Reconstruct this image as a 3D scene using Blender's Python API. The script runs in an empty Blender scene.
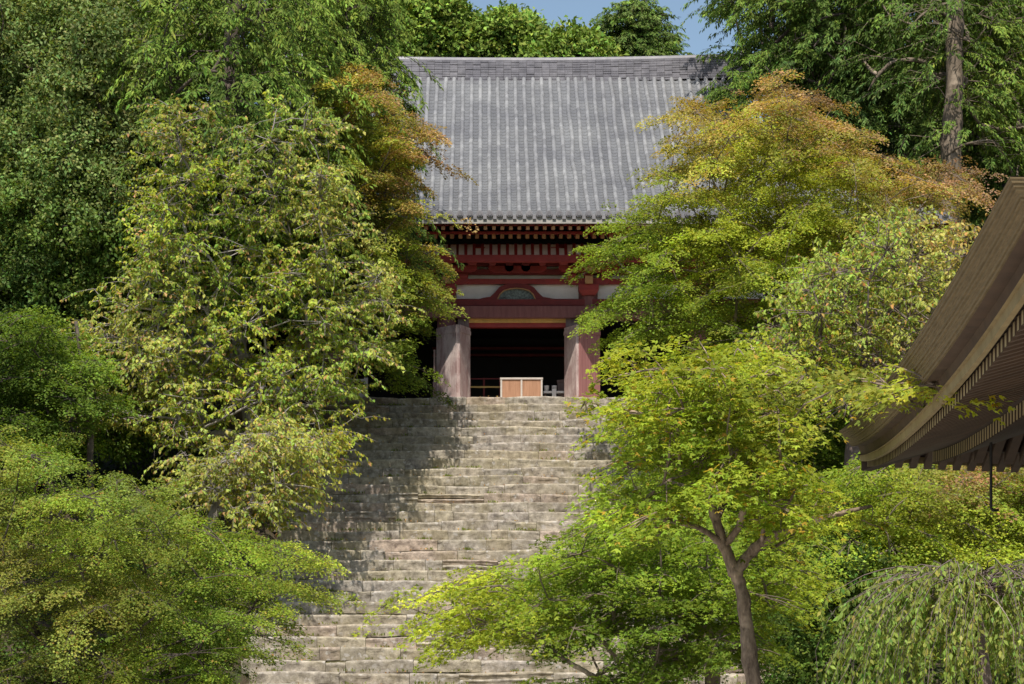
import bpy, math, random
import numpy as np
from mathutils import Vector

# ------------------------------------------------------------------ camera, sky, sun, exposure
F = 1950.0                       # focal length in pixels of a 1024 px wide frame
PX0, PY0 = 484.0, 626.0          # where the level line of sight meets the frame
EYE = 1.6
scene = bpy.context.scene
cam_d = bpy.data.cameras.new("camera")
cam = bpy.data.objects.new("camera", cam_d)
scene.collection.objects.link(cam)
cam.location = (0, 0, EYE)
cam.rotation_euler = (math.radians(90), 0, 0)
cam_d.sensor_width = 36.0
cam_d.lens = F / 1024.0 * 36.0
cam_d.shift_x = (512 - PX0) / 1024.0
cam_d.shift_y = (PY0 - 342) / 1024.0
cam_d.clip_start = 0.1
cam_d.clip_end = 2000
scene.camera = cam

SUN_EL, SUN_AZ = math.radians(55.5), math.radians(8)      # height, and angle to the left behind the viewer
to_sun = Vector((-math.sin(SUN_AZ) * math.cos(SUN_EL), -math.cos(SUN_AZ) * math.cos(SUN_EL), math.sin(SUN_EL)))
world = bpy.data.worlds.new("World")
scene.world = world
world.use_nodes = True
wn = world.node_tree
sky = wn.nodes.new("ShaderNodeTexSky")
sky.sky_type = 'NISHITA'
sky.sun_disc = False
sky.sun_elevation = SUN_EL
sky.sun_rotation = math.atan2(to_sun.x, to_sun.y)
sky.air_density = 0.75
sky.dust_density = 1.2
sky.ozone_density = 1.5
wn.nodes["Background"].inputs["Strength"].default_value = 0.12
hs = wn.nodes.new("ShaderNodeHueSaturation")
hs.inputs["Hue"].default_value = 0.485
hs.inputs["Saturation"].default_value = 0.85
wn.links.new(sky.outputs["Color"], hs.inputs["Color"])
wn.links.new(hs.outputs["Color"], wn.nodes["Background"].inputs["Color"])

sun_d = bpy.data.lights.new("sun", 'SUN')
sun_d.energy = 3.8
sun_d.angle = math.radians(0.5)
sun_d.color = (1.0, 0.94, 0.85)
sun_o = bpy.data.objects.new("sun", sun_d)
scene.collection.objects.link(sun_o)
sun_o.rotation_euler = to_sun.to_track_quat('Z', 'Y').to_euler()
sun_o.location = (-20, -40, 60)

scene.view_settings.view_transform = 'Standard'
scene.view_settings.look = 'None'
scene.view_settings.exposure = 0.42
scene.view_settings.gamma = 1.0
scene.view_settings.use_curve_mapping = False
scene.cycles.max_bounces = 6
scene.cycles.diffuse_bounces = 3
scene.cycles.transmission_bounces = 3
scene.cycles.glossy_bounces = 2
scene.cycles.caustics_reflective = False
scene.cycles.caustics_refractive = False

# ------------------------------------------------------------------ helpers
COL = scene.collection
rng = np.random.default_rng(7)
random.seed(7)

def P(px, py, d):
    return np.array([(px - PX0) * d / F, d, EYE + (PY0 - py) * d / F])

def pix(p):
    p = np.atleast_2d(p)
    return np.stack([PX0 + F * p[:, 0] / p[:, 1], PY0 - F * (p[:, 2] - EYE) / p[:, 1]], 1)

def tag(o, label=None, cat=None, group=None, kind=None):
    if label: o["label"] = label
    if cat: o["category"] = cat
    if group: o["group"] = group
    if kind: o["kind"] = kind
    return o

def empty(name, loc, label=None, cat=None, group=None, kind=None):
    o = bpy.data.objects.new(name, None)
    o.empty_display_size = 0.3
    COL.objects.link(o)
    o.location = loc
    return tag(o, label, cat, group, kind)

class MB:
    """collects vertices and faces, then links them as one mesh object"""
    def __init__(s):
        s.v = []; s.f = []; s.n = 0; s.c = []; s.mi = []; s.cur = 0
    def add(s, verts, faces, col=None):
        verts = np.asarray(verts, float).reshape(-1, 3)
        s.v.append(verts)
        for f in faces:
            s.f.append([i + s.n for i in f]); s.mi.append(s.cur)
        s.c.append(np.tile(np.array(col if col is not None else (1, 1, 1), float), (len(verts), 1)))
        s.n += len(verts)
    def box(s, x0, x1, y0, y1, z0, z1, col=None):
        s.add([(x0, y0, z0), (x1, y0, z0), (x1, y1, z0), (x0, y1, z0), (x0, y0, z1), (x1, y0, z1), (x1, y1, z1), (x0, y1, z1)],
              [(0, 3, 2, 1), (4, 5, 6, 7), (0, 1, 5, 4), (1, 2, 6, 5), (2, 3, 7, 6), (3, 0, 4, 7)], col)
    def hexa(s, pts, col=None):
        """eight corners: the bottom four, then the top four"""
        s.add(pts, [(0, 3, 2, 1), (4, 5, 6, 7), (0, 1, 5, 4), (1, 2, 6, 5), (2, 3, 7, 6), (3, 0, 4, 7)], col)
    def prism(s, poly, y0, y1, col=None):
        """outline in x,z pushed from y0 (front) to y1"""
        n = len(poly)
        v = [(x, y0, z) for x, z in poly] + [(x, y1, z) for x, z in poly]
        f = [tuple(range(n)), tuple(range(2 * n - 1, n - 1, -1))]
        f += [(i, i + n, (i + 1) % n + n, (i + 1) % n) for i in range(n)]
        s.add(v, f, col)
    def tube(s, pts, rad, n=6, col=None, cap=True):
        pts = np.asarray(pts, float); m = len(pts)
        rad = np.broadcast_to(np.asarray(rad, float), (m,))
        t = np.gradient(pts, axis=0)
        t /= np.linalg.norm(t, axis=1, keepdims=True) + 1e-9
        ref = np.where(np.abs(t[:, 2:3]) > 0.9, np.array([[1.0, 0, 0]]), np.array([[0, 0, 1.0]]))
        if np.abs(t[:, 2]).mean() > 0.6: ref = np.tile(np.array([[1.0, 0.13, 0]]), (m, 1))
        a = np.cross(t, ref); a /= np.linalg.norm(a, axis=1, keepdims=True) + 1e-9
        b = np.cross(t, a)
        ang = np.arange(n) * 2 * math.pi / n
        ring = a[:, None] * np.cos(ang)[None, :, None] + b[:, None] * np.sin(ang)[None, :, None]
        v = (pts[:, None] + ring * rad[:, None, None]).reshape(-1, 3)
        f = []
        for i in range(m - 1):
            for j in range(n):
                k = (j + 1) % n
                f.append((i * n + j, i * n + k, i * n + n + k, i * n + n + j))
        if cap:
            f.append(tuple(range(n - 1, -1, -1))); f.append(tuple(range((m - 1) * n, m * n)))
        s.add(v, f, col)
    def lathe(s, prof, c, n=14, col=None):
        v = []; f = []
        for r, z in prof:
            for j in range(n):
                a = j * 2 * math.pi / n
                v.append((c[0] + r * math.cos(a), c[1] + r * math.sin(a), c[2] + z))
        for i in range(len(prof) - 1):
            for j in range(n):
                k = (j + 1) % n
                f.append((i * n + j, i * n + k, i * n + n + k, i * n + n + j))
        f.append(tuple(range(n - 1, -1, -1))); f.append(tuple(range((len(prof) - 1) * n, len(prof) * n)))
        s.add(v, f, col)
    def build(s, name, mat, parent=None, smooth=False, label=None, loc=None):
        me = bpy.data.meshes.new(name)
        V = np.concatenate(s.v) if s.v else np.zeros((0, 3))
        org = np.array(loc if loc is not None else (0, 0, 0), float)
        if parent is not None and loc is None:
            org = world_loc(parent)
        me.from_pydata((V - org).tolist(), [], s.f)
        mats = mat if isinstance(mat, (list, tuple)) else [mat]
        for m in mats: me.materials.append(m)
        if len(mats) > 1: me.polygons.foreach_set("material_index", np.array(s.mi, np.int32))
        if smooth: me.polygons.foreach_set("use_smooth", np.ones(len(s.f), bool))
        ca = me.attributes.new("Col", 'FLOAT_COLOR', 'POINT')
        C = np.concatenate(s.c); C = np.concatenate([C, np.ones((len(C), 1))], 1)
        ca.data.foreach_set("color", C.astype(np.float32).ravel())
        o = bpy.data.objects.new(name, me)
        COL.objects.link(o)
        if parent is not None:
            o.parent = parent
            if loc is not None: o.location = org - world_loc(parent)
        else:
            o.location = org
        if label: o["label"] = label
        return o

def world_loc(o):
    p = np.zeros(3)
    while o is not None:
        p += np.array(o.location); o = o.parent
    return p

# ------------------------------------------------------------------ materials
def new_mat(name):
    m = bpy.data.materials.new(name); m.use_nodes = True
    nt = m.node_tree
    return m, nt, nt.nodes["Principled BSDF"], nt.nodes, nt.links

def ramp(nodes, stops):
    r = nodes.new("ShaderNodeValToRGB")
    e = r.color_ramp.elements
    while len(e) < len(stops): e.new(0.5)
    for i, (p, c) in enumerate(stops):
        e[i].position = p
        e[i].color = (*c, 1) if len(c) == 3 else c
    return r

def noise(nodes, links, scale, detail=4, rough=0.6, vec=None, dim=None):
    n = nodes.new("ShaderNodeTexNoise")
    n.inputs["Scale"].default_value = scale
    n.inputs["Detail"].default_value = detail
    n.inputs["Roughness"].default_value = rough
    if vec is not None: links.new(vec, n.inputs["Vector"])
    return n

def mixc(nodes, links, a, b, fac, mode='MIX'):
    m = nodes.new("ShaderNodeMix"); m.data_type = 'RGBA'; m.blend_type = mode
    for sock, val in ((m.inputs[6], a), (m.inputs[7], b), (m.inputs[0], fac)):
        if hasattr(val, "links"): links.new(val, sock)
        elif isinstance(val, (int, float)): sock.default_value = val
        else: sock.default_value = (*val, 1)
    return m.outputs[2]

def geo_pos(nodes, links, scale=(1, 1, 1)):
    tc = nodes.new("ShaderNodeTexCoord")
    mp = nodes.new("ShaderNodeMapping"); mp.inputs["Scale"].default_value = scale
    links.new(tc.outputs["Object"], mp.inputs["Vector"])
    return mp.outputs["Vector"]

def wood_mat(name, c1, c2, stretch=(14, 14, 1.2), rough=0.75, attr=False, wear=None):
    m, nt, bs, N, L = new_mat(name)
    v = geo_pos(N, L, stretch)
    n = noise(N, L, 1.6, 6, 0.65, v)
    r = ramp(N, [(0.28, c1), (0.72, c2)])
    L.new(n.outputs["Fac"], r.inputs["Fac"])
    col = r.outputs["Color"]
    if wear:
        n2 = noise(N, L, 1.3, 5, 0.7, geo_pos(N, L, (1.5, 1.5, 0.8)))
        r2 = ramp(N, [(0.45, (0, 0, 0)), (0.62, (1, 1, 1))])
        L.new(n2.outputs["Fac"], r2.inputs["Fac"])
        col = mixc(N, L, col, wear, r2.outputs["Color"])
    if attr:
        a = N.new("ShaderNodeAttribute"); a.attribute_name = "Col"
        col = mixc(N, L, col, a.outputs["Color"], 1.0, 'MULTIPLY')
    L.new(col, bs.inputs["Base Color"])
    bs.inputs["Roughness"].default_value = rough
    b = N.new("ShaderNodeBump"); b.inputs["Strength"].default_value = 0.25; b.inputs["Distance"].default_value = 0.01
    L.new(n.outputs["Fac"], b.inputs["Height"]); L.new(b.outputs["Normal"], bs.inputs["Normal"])
    return m

def leaf_mat(name, trans=0.35, gloss=0.5):
    m, nt, bs, N, L = new_mat(name)
    a = N.new("ShaderNodeAttribute"); a.attribute_name = "Col"
    L.new(a.outputs["Color"], bs.inputs["Base Color"])
    bs.inputs["Roughness"].default_value = gloss
    bs.inputs["Specular IOR Level"].default_value = 0.14
    t = N.new("ShaderNodeBsdfTranslucent")
    tc = mixc(N, L, a.outputs["Color"], (1.25, 1.2, 0.45), 1.0, 'MULTIPLY')
    L.new(tc, t.inputs["Color"])
    mx = N.new("ShaderNodeMixShader"); mx.inputs[0].default_value = trans
    L.new(bs.outputs[0], mx.inputs[1]); L.new(t.outputs[0], mx.inputs[2])
    L.new(mx.outputs[0], N["Material Output"].inputs["Surface"])
    return m

def bark_mat(name, c1, c2, scale=9):
    m, nt, bs, N, L = new_mat(name)
    n = noise(N, L, scale, 6, 0.7, geo_pos(N, L, (1, 1, 0.35)))
    r = ramp(N, [(0.3, c1), (0.7, c2)])
    L.new(n.outputs["Fac"], r.inputs["Fac"])
    n2 = noise(N, L, 2.3, 4, 0.6, geo_pos(N, L))
    r2 = ramp(N, [(0.55, (0, 0, 0)), (0.68, (1, 1, 1))])
    L.new(n2.outputs["Fac"], r2.inputs["Fac"])
    col = mixc(N, L, r.outputs["Color"], tuple(min(1, x * 1.5 + 0.02) for x in c2), r2.outputs["Color"])
    L.new(col, bs.inputs["Base Color"])
    bs.inputs["Roughness"].default_value = 0.9
    b = N.new("ShaderNodeBump"); b.inputs["Strength"].default_value = 0.6; b.inputs["Distance"].default_value = 0.03
    L.new(n.outputs["Fac"], b.inputs["Height"]); L.new(b.outputs["Normal"], bs.inputs["Normal"])
    return m

def stone_mat(name):
    m, nt, bs, N, L = new_mat(name)
    a = N.new("ShaderNodeAttribute"); a.attribute_name = "Col"
    v = geo_pos(N, L)
    n1 = noise(N, L, 5.5, 8, 0.72, v)
    r1 = ramp(N, [(0.32, (0.36, 0.33, 0.31)), (0.5, (0.92, 0.90, 0.86)), (0.67, (1.5, 1.47, 1.40))])
    L.new(n1.outputs["Fac"], r1.inputs["Fac"])
    col = mixc(N, L, a.outputs["Color"], r1.outputs["Color"], 1.0, 'MULTIPLY')
    # moss and ochre algae in broad drifts
    n2 = noise(N, L, 1.1, 5, 0.65, v)
    r2 = ramp(N, [(0.46, (0, 0, 0)), (0.64, (0.45, 0.45, 0.45))])
    L.new(n2.outputs["Fac"], r2.inputs["Fac"])
    col = mixc(N, L, col, (0.24, 0.20, 0.095), r2.outputs["Color"])
    # dark weather stains
    n3 = noise(N, L, 2.4, 6, 0.7, v)
    r3 = ramp(N, [(0.56, (0, 0, 0)), (0.7, (0.6, 0.6, 0.6))])
    L.new(n3.outputs["Fac"], r3.inputs["Fac"])
    col = mixc(N, L, col, (0.115, 0.095, 0.085), r3.outputs["Color"])
    # pale lichen spots
    vo = N.new("ShaderNodeTexVoronoi"); vo.inputs["Scale"].default_value = 5.0
    wv = noise(N, L, 9, 3, 0.6, v)
    add = N.new("ShaderNodeVectorMath"); add.operation = 'MULTIPLY_ADD'
    L.new(wv.outputs["Color"], add.inputs[0]); add.inputs[1].default_value = (0.22, 0.22, 0.22); L.new(v, add.inputs[2])
    L.new(add.outputs[0], vo.inputs["Vector"])
    r4 = ramp(N, [(0.16, (1, 1, 1)), (0.30, (0, 0, 0))])
    L.new(vo.outputs["Distance"], r4.inputs["Fac"])
    n5 = noise(N, L, 0.9, 3, 0.5, v)
    r5 = ramp(N, [(0.36, (0, 0, 0)), (0.52, (1, 1, 1))])
    L.new(n5.outputs["Fac"], r5.inputs["Fac"])
    msk = mixc(N, L, r4.outputs["Color"], r5.outputs["Color"], 1.0, 'MULTIPLY')
    col = mixc(N, L, col, (0.50, 0.46, 0.41), msk)
    L.new(col, bs.inputs["Base Color"])
    bs.inputs["Roughness"].default_value = 0.92
    n6 = noise(N, L, 14, 8, 0.75, v)
    b = N.new("ShaderNodeBump"); b.inputs["Strength"].default_value = 0.8; b.inputs["Distance"].default_value = 0.03
    L.new(n6.outputs["Fac"], b.inputs["Height"]); L.new(b.outputs["Normal"], bs.inputs["Normal"])
    return m

def tile_mat(name, lo, hi, scale=6.0):
    m, nt, bs, N, L = new_mat(name)
    a = N.new("ShaderNodeAttribute"); a.attribute_name = "Col"
    n = noise(N, L, scale, 6, 0.7, geo_pos(N, L))
    r = ramp(N, [(0.3, lo), (0.7, hi)])
    L.new(n.outputs["Fac"], r.inputs["Fac"])
    n2 = noise(N, L, 0.7, 4, 0.6, geo_pos(N, L))
    r2 = ramp(N, [(0.35, (0.8, 0.8, 0.82)), (0.65, (1.15, 1.15, 1.12))])
    L.new(n2.outputs["Fac"], r2.inputs["Fac"])
    c = mixc(N, L, r.outputs["Color"], r2.outputs["Color"], 1.0, 'MULTIPLY')
    c = mixc(N, L, c, a.outputs["Color"], 1.0, 'MULTIPLY')
    L.new(c, bs.inputs["Base Color"])
    bs.inputs["Roughness"].default_value = 0.6
    return m

def plain(name, col, rough=0.7, var=0.25, scale=3.0):
    m, nt, bs, N, L = new_mat(name)
    n = noise(N, L, scale, 6, 0.65, geo_pos(N, L))
    r = ramp(N, [(0.3, tuple(c * (1 - var) for c in col)), (0.7, tuple(min(1, c * (1 + var)) for c in col))])
    L.new(n.outputs["Fac"], r.inputs["Fac"]); L.new(r.outputs["Color"], bs.inputs["Base Color"])
    bs.inputs["Roughness"].default_value = rough
    return m

def ground_mat(name):
    m, nt, bs, N, L = new_mat(name)
    v = geo_pos(N, L)
    n = noise(N, L, 1.4, 8, 0.7, v)
    r = ramp(N, [(0.3, (0.035, 0.026, 0.016)), (0.5, (0.075, 0.055, 0.032)), (0.62, (0.05, 0.06, 0.018)), (0.8, (0.035, 0.055, 0.014))])
    L.new(n.outputs["Fac"], r.inputs["Fac"])
    n2 = noise(N, L, 22, 4, 0.7, v)
    r2 = ramp(N, [(0.35, (0.6, 0.6, 0.6)), (0.7, (1.4, 1.35, 1.3))])
    L.new(n2.outputs["Fac"], r2.inputs["Fac"])
    L.new(mixc(N, L, r.outputs["Color"], r2.outputs["Color"], 1.0, 'MULTIPLY'), bs.inputs["Base Color"])
    bs.inputs["Roughness"].default_value = 0.95
    b = N.new("ShaderNodeBump"); b.inputs["Strength"].default_value = 0.7; b.inputs["Distance"].default_value = 0.06
    L.new(n2.outputs["Fac"], b.inputs["Height"]); L.new(b.outputs["Normal"], bs.inputs["Normal"])
    return m

M = dict(
    stone=stone_mat("stair stone"),
    ground=ground_mat("forest floor"),
    cover_tile=tile_mat("cover tile", (0.19, 0.19, 0.197), (0.265, 0.265, 0.27), 9),
    pan_tile=tile_mat("pan tile", (0.12, 0.123, 0.131), (0.175, 0.178, 0.186), 7),
    ridge_tile=tile_mat("ridge tile", (0.19, 0.182, 0.195), (0.31, 0.295, 0.31), 5),
    red=plain("red lacquer", (0.28, 0.030, 0.024), 0.65),
    dkred=plain("dark red lacquer", (0.17, 0.018, 0.016), 0.7),
    faded=wood_mat("faded red column", (0.16, 0.055, 0.052), (0.25, 0.10, 0.09), (6, 6, 0.8)),
    jamb=wood_mat("weathered jamb", (0.15, 0.09, 0.08), (0.26, 0.19, 0.17), (10, 10, 0.8)),
    door=wood_mat("weathered door", (0.22, 0.12, 0.11), (0.50, 0.38, 0.35), (12, 12, 0.7), wear=(0.56, 0.46, 0.42)),
    doorred=wood_mat("reddish door", (0.25, 0.095, 0.09), (0.42, 0.20, 0.18), (14, 14, 0.6)),
    plaster=plain("white plaster", (0.82, 0.77, 0.71), 0.85, 0.07),
    ochre=plain("bare wood", (0.46, 0.25, 0.10), 0.7),
    gold=plain("ochre strip", (0.66, 0.40, 0.10), 0.55),
    carve=plain("carved panel", (0.16, 0.19, 0.17), 0.7, 0.8, 14.0),
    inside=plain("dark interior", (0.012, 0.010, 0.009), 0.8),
    boxwood=wood_mat("box wood", (0.30, 0.15, 0.08), (0.46, 0.25, 0.145), (10, 10, 1)),
    palewood=wood_mat("pale wood", (0.42, 0.37, 0.31), (0.62, 0.56, 0.50), (3, 3, 9)),
    white=plain("white glaze", (0.75, 0.74, 0.72), 0.4, 0.05),
    iron=plain("iron", (0.02, 0.018, 0.016), 0.6),
    granite=plain("foundation stone", (0.33, 0.31, 0.28), 0.9, 0.3),
)

# ------------------------------------------------------------------ terrain
ST_N, ST_TOP_Y, ST_TOP_Z = 31, 58.0, EYE + (PY0 - 397) * 58 / F
ST_H = ST_TOP_Z / ST_N
ST_T = ST_H / 0.568
ST_X0, ST_X1 = -5.3, 7.9
ST_Y0 = ST_TOP_Y - (ST_N - 1) * ST_T

def H(x, y):
    """height of the forest floor"""
    x = np.asarray(x, float); y = np.asarray(y, float)
    z = np.clip((y - ST_Y0) * 0.568, 0, ST_TOP_Z)
    z = z + np.clip(y - 84, 0, 60) * 0.5 + np.clip(y - 144, 0, 200) * 0.15
    side = np.clip(np.abs(x - 1.2) - 17, 0, 60)
    z = z + side * 0.42 * np.clip((y - 25) / 25, 0, 1)
    bump = 0.22 * np.sin(x * 0.9 + 1.3 * np.sin(y * 0.31)) * np.sin(y * 0.8 + x * 0.2) + 0.5 * np.sin(x * 0.17 + 2) * np.sin(y * 0.13)
    off = np.clip((np.abs(x - 1.3) - 7.2) / 3.0, 0, 1) * np.clip((y - 30) / 10, 0, 1)
    flat = 1 - np.clip((y - 57) / 1.5, 0, 1) * np.clip((86 - y) / 4, 0, 1) * np.clip((17 - np.abs(x - 1.2)) / 3, 0, 1)
    return z + bump * off * flat

xs = np.concatenate([np.linspace(-400, -45, 14)[:-1], np.linspace(-45, 50, 160), np.linspace(50, 400, 14)[1:]])
ys = np.concatenate([np.linspace(-300, 20, 12)[:-1], np.linspace(20, 100, 150), np.linspace(100, 500, 24)[1:]])
X, Y = np.meshgrid(xs, ys)
Z = H(X, Y)
inst = (X > ST_X0 + 0.2) & (X < ST_X1 - 0.2) & (Y > ST_Y0 - 0.6) & (Y < ST_TOP_Y + 0.9)
Z = np.where(inst, Z - 0.75, Z - 0.02)
g = MB()
nx = len(xs)
g.add(np.stack([X, Y, Z], -1).reshape(-1, 3),
      [(j * nx + i, j * nx + i + 1, (j + 1) * nx + i + 1, (j + 1) * nx + i) for j in range(len(ys) - 1) for i in range(nx - 1)])
tag(g.build("ground", M['ground'], smooth=True), kind='structure')

fc = MB()  # unseen pale sheet added to bounce light up under the eaves and foliage
fc.add([(-14, -40, 0.006), (30, -40, 0.006), (30, 35.0, 0.006), (-14, 35.0, 0.006)], [(0, 1, 2, 3)])
tag(fc.build("bounce_forecourt", plain("pale bounce gravel", (0.44, 0.41, 0.36), 0.95, 0.3, 30)), kind='structure')

# ------------------------------------------------------------------ stone stairs
stairs = empty("stone_stairs", (1.3, ST_Y0, 0), "wide flight of rough grey stone steps climbing to the temple hall", "staircase", kind='structure')
base_cols = [(0.45, 0.385, 0.28), (0.43, 0.375, 0.29), (0.47, 0.41, 0.30), (0.42, 0.37, 0.31), (0.46, 0.37, 0.29), (0.41, 0.365, 0.30), (0.47, 0.415, 0.33)]
for k in range(ST_N):
    b = MB()
    yf = ST_Y0 + k * ST_T; zt = (k + 1) * ST_H; zb = zt - ST_H
    x = ST_X0 - random.uniform(0, 0.35)
    end = ST_X1 + random.uniform(0, 0.35)
    # packed earth and moss behind and between the stones
    b.add([(ST_X0, yf + 0.06, zb - 0.05), (end, yf + 0.06, zb - 0.05), (end, yf + 0.06, zt - 0.05), (ST_X0, yf + 0.06, zt - 0.05),
           (ST_X0, yf + ST_T + 0.1, zt - 0.05), (end, yf + ST_T + 0.1, zt - 0.05)], [(0, 1, 2, 3), (3, 2, 5, 4)], (0.12, 0.11, 0.05))
    top_wob = random.uniform(0, 6)
    while x < end:
        w = random.choice((0.5, 0.7, 0.9, 1.2, 1.5, 1.9)) * random.uniform(0.85, 1.15)
        w = min(w, end - x + 0.1)
        n = max(4, int(w / 0.13))
        u = np.linspace(0, 1, n)
        dy = random.gauss(0, 0.009); dz = random.gauss(0, 0.012)
        two = random.random() < 0.03               # a course of two thin stones
        for part in range(2 if two else 1):
            z0 = zb - 0.02 + (0.5 * ST_H + 0.005) * part; z1 = zt + dz - (0.5 * ST_H if two and part == 0 else 0) - 0.004
            prof = [(0.03, z0), (0.012, z0 + 0.25 * (z1 - z0)), (0.004, z0 + 0.65 * (z1 - z0)), (-0.013, z1 - 0.05), (-0.006, z1 - 0.004), (0.2, z1), (ST_T + 0.12, z1 - 0.004)]
            c = np.array(random.choice(base_cols)) * random.uniform(0.87, 0.97) * np.array([0.98, 1.0, 1.07])
            V = []; C = []
            ph = random.uniform(0, 9)
            for i, ui in enumerate(u):
                e = 0.014 * (abs(2 * ui - 1) ** 10)
                xx = x + 0.006 + ui * (w - 0.012)
                for q, (py_, pz_) in enumerate(prof):
                    jy = 0.014 * math.sin(ph + 7 * ui * w + 2.1 * q) + random.uniform(-0.008, 0.008)
                    jz = 0.012 * math.sin(top_wob + 2.3 * xx + 0.4 * q) + 0.022 * math.sin(top_wob * 3 + 0.9 * xx) + random.uniform(-0.007, 0.007)
                    V.append((xx, yf + py_ + dy + (jy if q < 6 else 0) + (e if q < 5 else 0), pz_ + jz - (e * 0.5 if q in (3, 4) else 0)))
            np_ = len(prof)
            Fc = [(i * np_ + q, (i + 1) * np_ + q, (i + 1) * np_ + q + 1, i * np_ + q + 1) for i in range(n - 1) for q in range(np_ - 1)]
            b.add(V, Fc, c)
        x += w
    b.build("step", M['stone'], stairs, smooth=True)

# terrace paving in front of the hall
t = MB()
t.box(ST_X0, ST_X1, ST_TOP_Y + ST_T + 0.1, 62.6, ST_TOP_Z - 0.4, ST_TOP_Z + 0.012)
tag(t.build("terrace", M['granite']), kind='structure')
g = None

# ------------------------------------------------------------------ temple hall
XC = 1.12
DW = 65.0                                  # distance of the front wall
def zw(py, d=DW): return EYE + (PY0 - py) * d / F
def xw(px, d=DW): return (px - PX0) * d / F
FLOOR = zw(397, 63.0) - 0.04
HALL_HW, HALL_DEP = 9.6, 15.0
EAVE_Y = 61.5
hall = empty("temple_hall", (XC, DW, ST_TOP_Z), "red timber temple hall with grey tiled roof at the top of the stone stairs", "temple")

# stone base and veranda floor
b = MB(); b.box(XC - 11, XC + 11, 62.9, DW + HALL_DEP + 2, ST_TOP_Z - 0.3, FLOOR - 0.16); b.build("foundation", M['granite'], hall)
b = MB()
for i in range(60):
    x0 = XC - 10.8 + i * 0.36
    b.box(x0, x0 + 0.352, 63.1, DW + 0.3, FLOOR - 0.155, FLOOR + random.uniform(-0.004, 0.004))
b.build("veranda", M['palewood'], hall)

# walls, interior
b = MB()
for sx in (-1, 1):
    x = XC + sx * HALL_HW
    b.box(min(x, x + sx * 0.2), max(x, x + sx * 0.2), DW + 0.1, DW + HALL_DEP, FLOOR, zw(284))
b.box(XC - HALL_HW, XC + HALL_HW, DW + HALL_DEP, DW + HALL_DEP + 0.2, FLOOR, zw(284))
b.build("wall", M['faded'], hall)
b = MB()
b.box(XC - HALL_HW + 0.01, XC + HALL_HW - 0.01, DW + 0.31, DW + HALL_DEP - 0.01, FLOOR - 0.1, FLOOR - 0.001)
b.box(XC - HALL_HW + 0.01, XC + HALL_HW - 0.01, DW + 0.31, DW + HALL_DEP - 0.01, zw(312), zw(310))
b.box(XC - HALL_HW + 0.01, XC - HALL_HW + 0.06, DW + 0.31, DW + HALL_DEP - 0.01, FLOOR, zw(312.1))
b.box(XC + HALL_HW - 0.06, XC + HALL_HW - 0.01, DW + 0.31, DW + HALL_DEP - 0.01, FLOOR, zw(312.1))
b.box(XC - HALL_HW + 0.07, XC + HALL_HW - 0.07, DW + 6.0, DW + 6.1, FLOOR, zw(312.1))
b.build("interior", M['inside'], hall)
# inner frame rails faintly seen in the dark
b = MB()
for z in (zw(343, 69), zw(350, 69)):
    b.box(XC - 3, XC + 3, 70.6, 70.8, z, z + 0.09)
b.build("inner_beam", M['dkred'], hall)

cols_x = [xw(447), xw(588)]
for s in (1, 2):
    cols_x += [xw(447) - 3.65 * s, xw(588) + 3.65 * s]
for cx in cols_x:
    b = MB()
    b.lathe([(0.42, 0), (0.42, 0.1), (0.335, 0.14), (0.34, 1.2), (0.325, zw(284) - FLOOR)], (cx, DW, FLOOR - 0.02), 20)
    b.build("column", M['faded'], hall, smooth=False)

def beam(name, x0, x1, y0, y1, pt, pb, mat, d=DW):
    b = MB(); b.box(x0, x1, y0, y1, zw(pb, d), zw(pt, d)); return b.build(name, mat, hall)

LX, RX = XC - HALL_HW - 0.3, XC + HALL_HW + 0.3
dk = DW - 0.42
beam("lintel", LX, RX, dk, DW + 0.35, 306, 317.5, M['faded'], dk)
beam("lintel_trim", xw(469), xw(566), DW - 0.16, DW + 0.1, 318.2, 322.6, M['gold'], DW - 0.16)
beam("door_head", xw(469), xw(566), DW - 0.1, DW + 0.2, 322.9, 327, M['red'], DW - 0.1)
beam("head_beam", LX, RX, DW - 0.3, DW + 0.3, 299.2, 305.6, M['dkred'], DW - 0.3)
beam("plaster_panel", LX, RX, DW - 0.05, DW + 0.1, 262, 299, M['plaster'], DW)
beam("upper_beam", LX, RX, DW - 0.24, DW - 0.06, 279, 284, M['red'], DW - 0.2)
beam("upper_beam", LX, RX, DW - 0.24, DW - 0.06, 269.5, 274.6, M['dkred'], DW - 0.2)
# second plaster strip shows above and below the beams; a row of bearing beams stands further out
PY = 63.6
beam("eave_purlin", LX - 1.4, RX + 1.4, PY - 0.14, PY + 0.14, 255.6, 262, M['red'], PY)
beam("wall_beam", LX, RX, DW - 0.3, DW - 0.06, 257, 266, M['dkred'], DW - 0.2)

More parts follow.
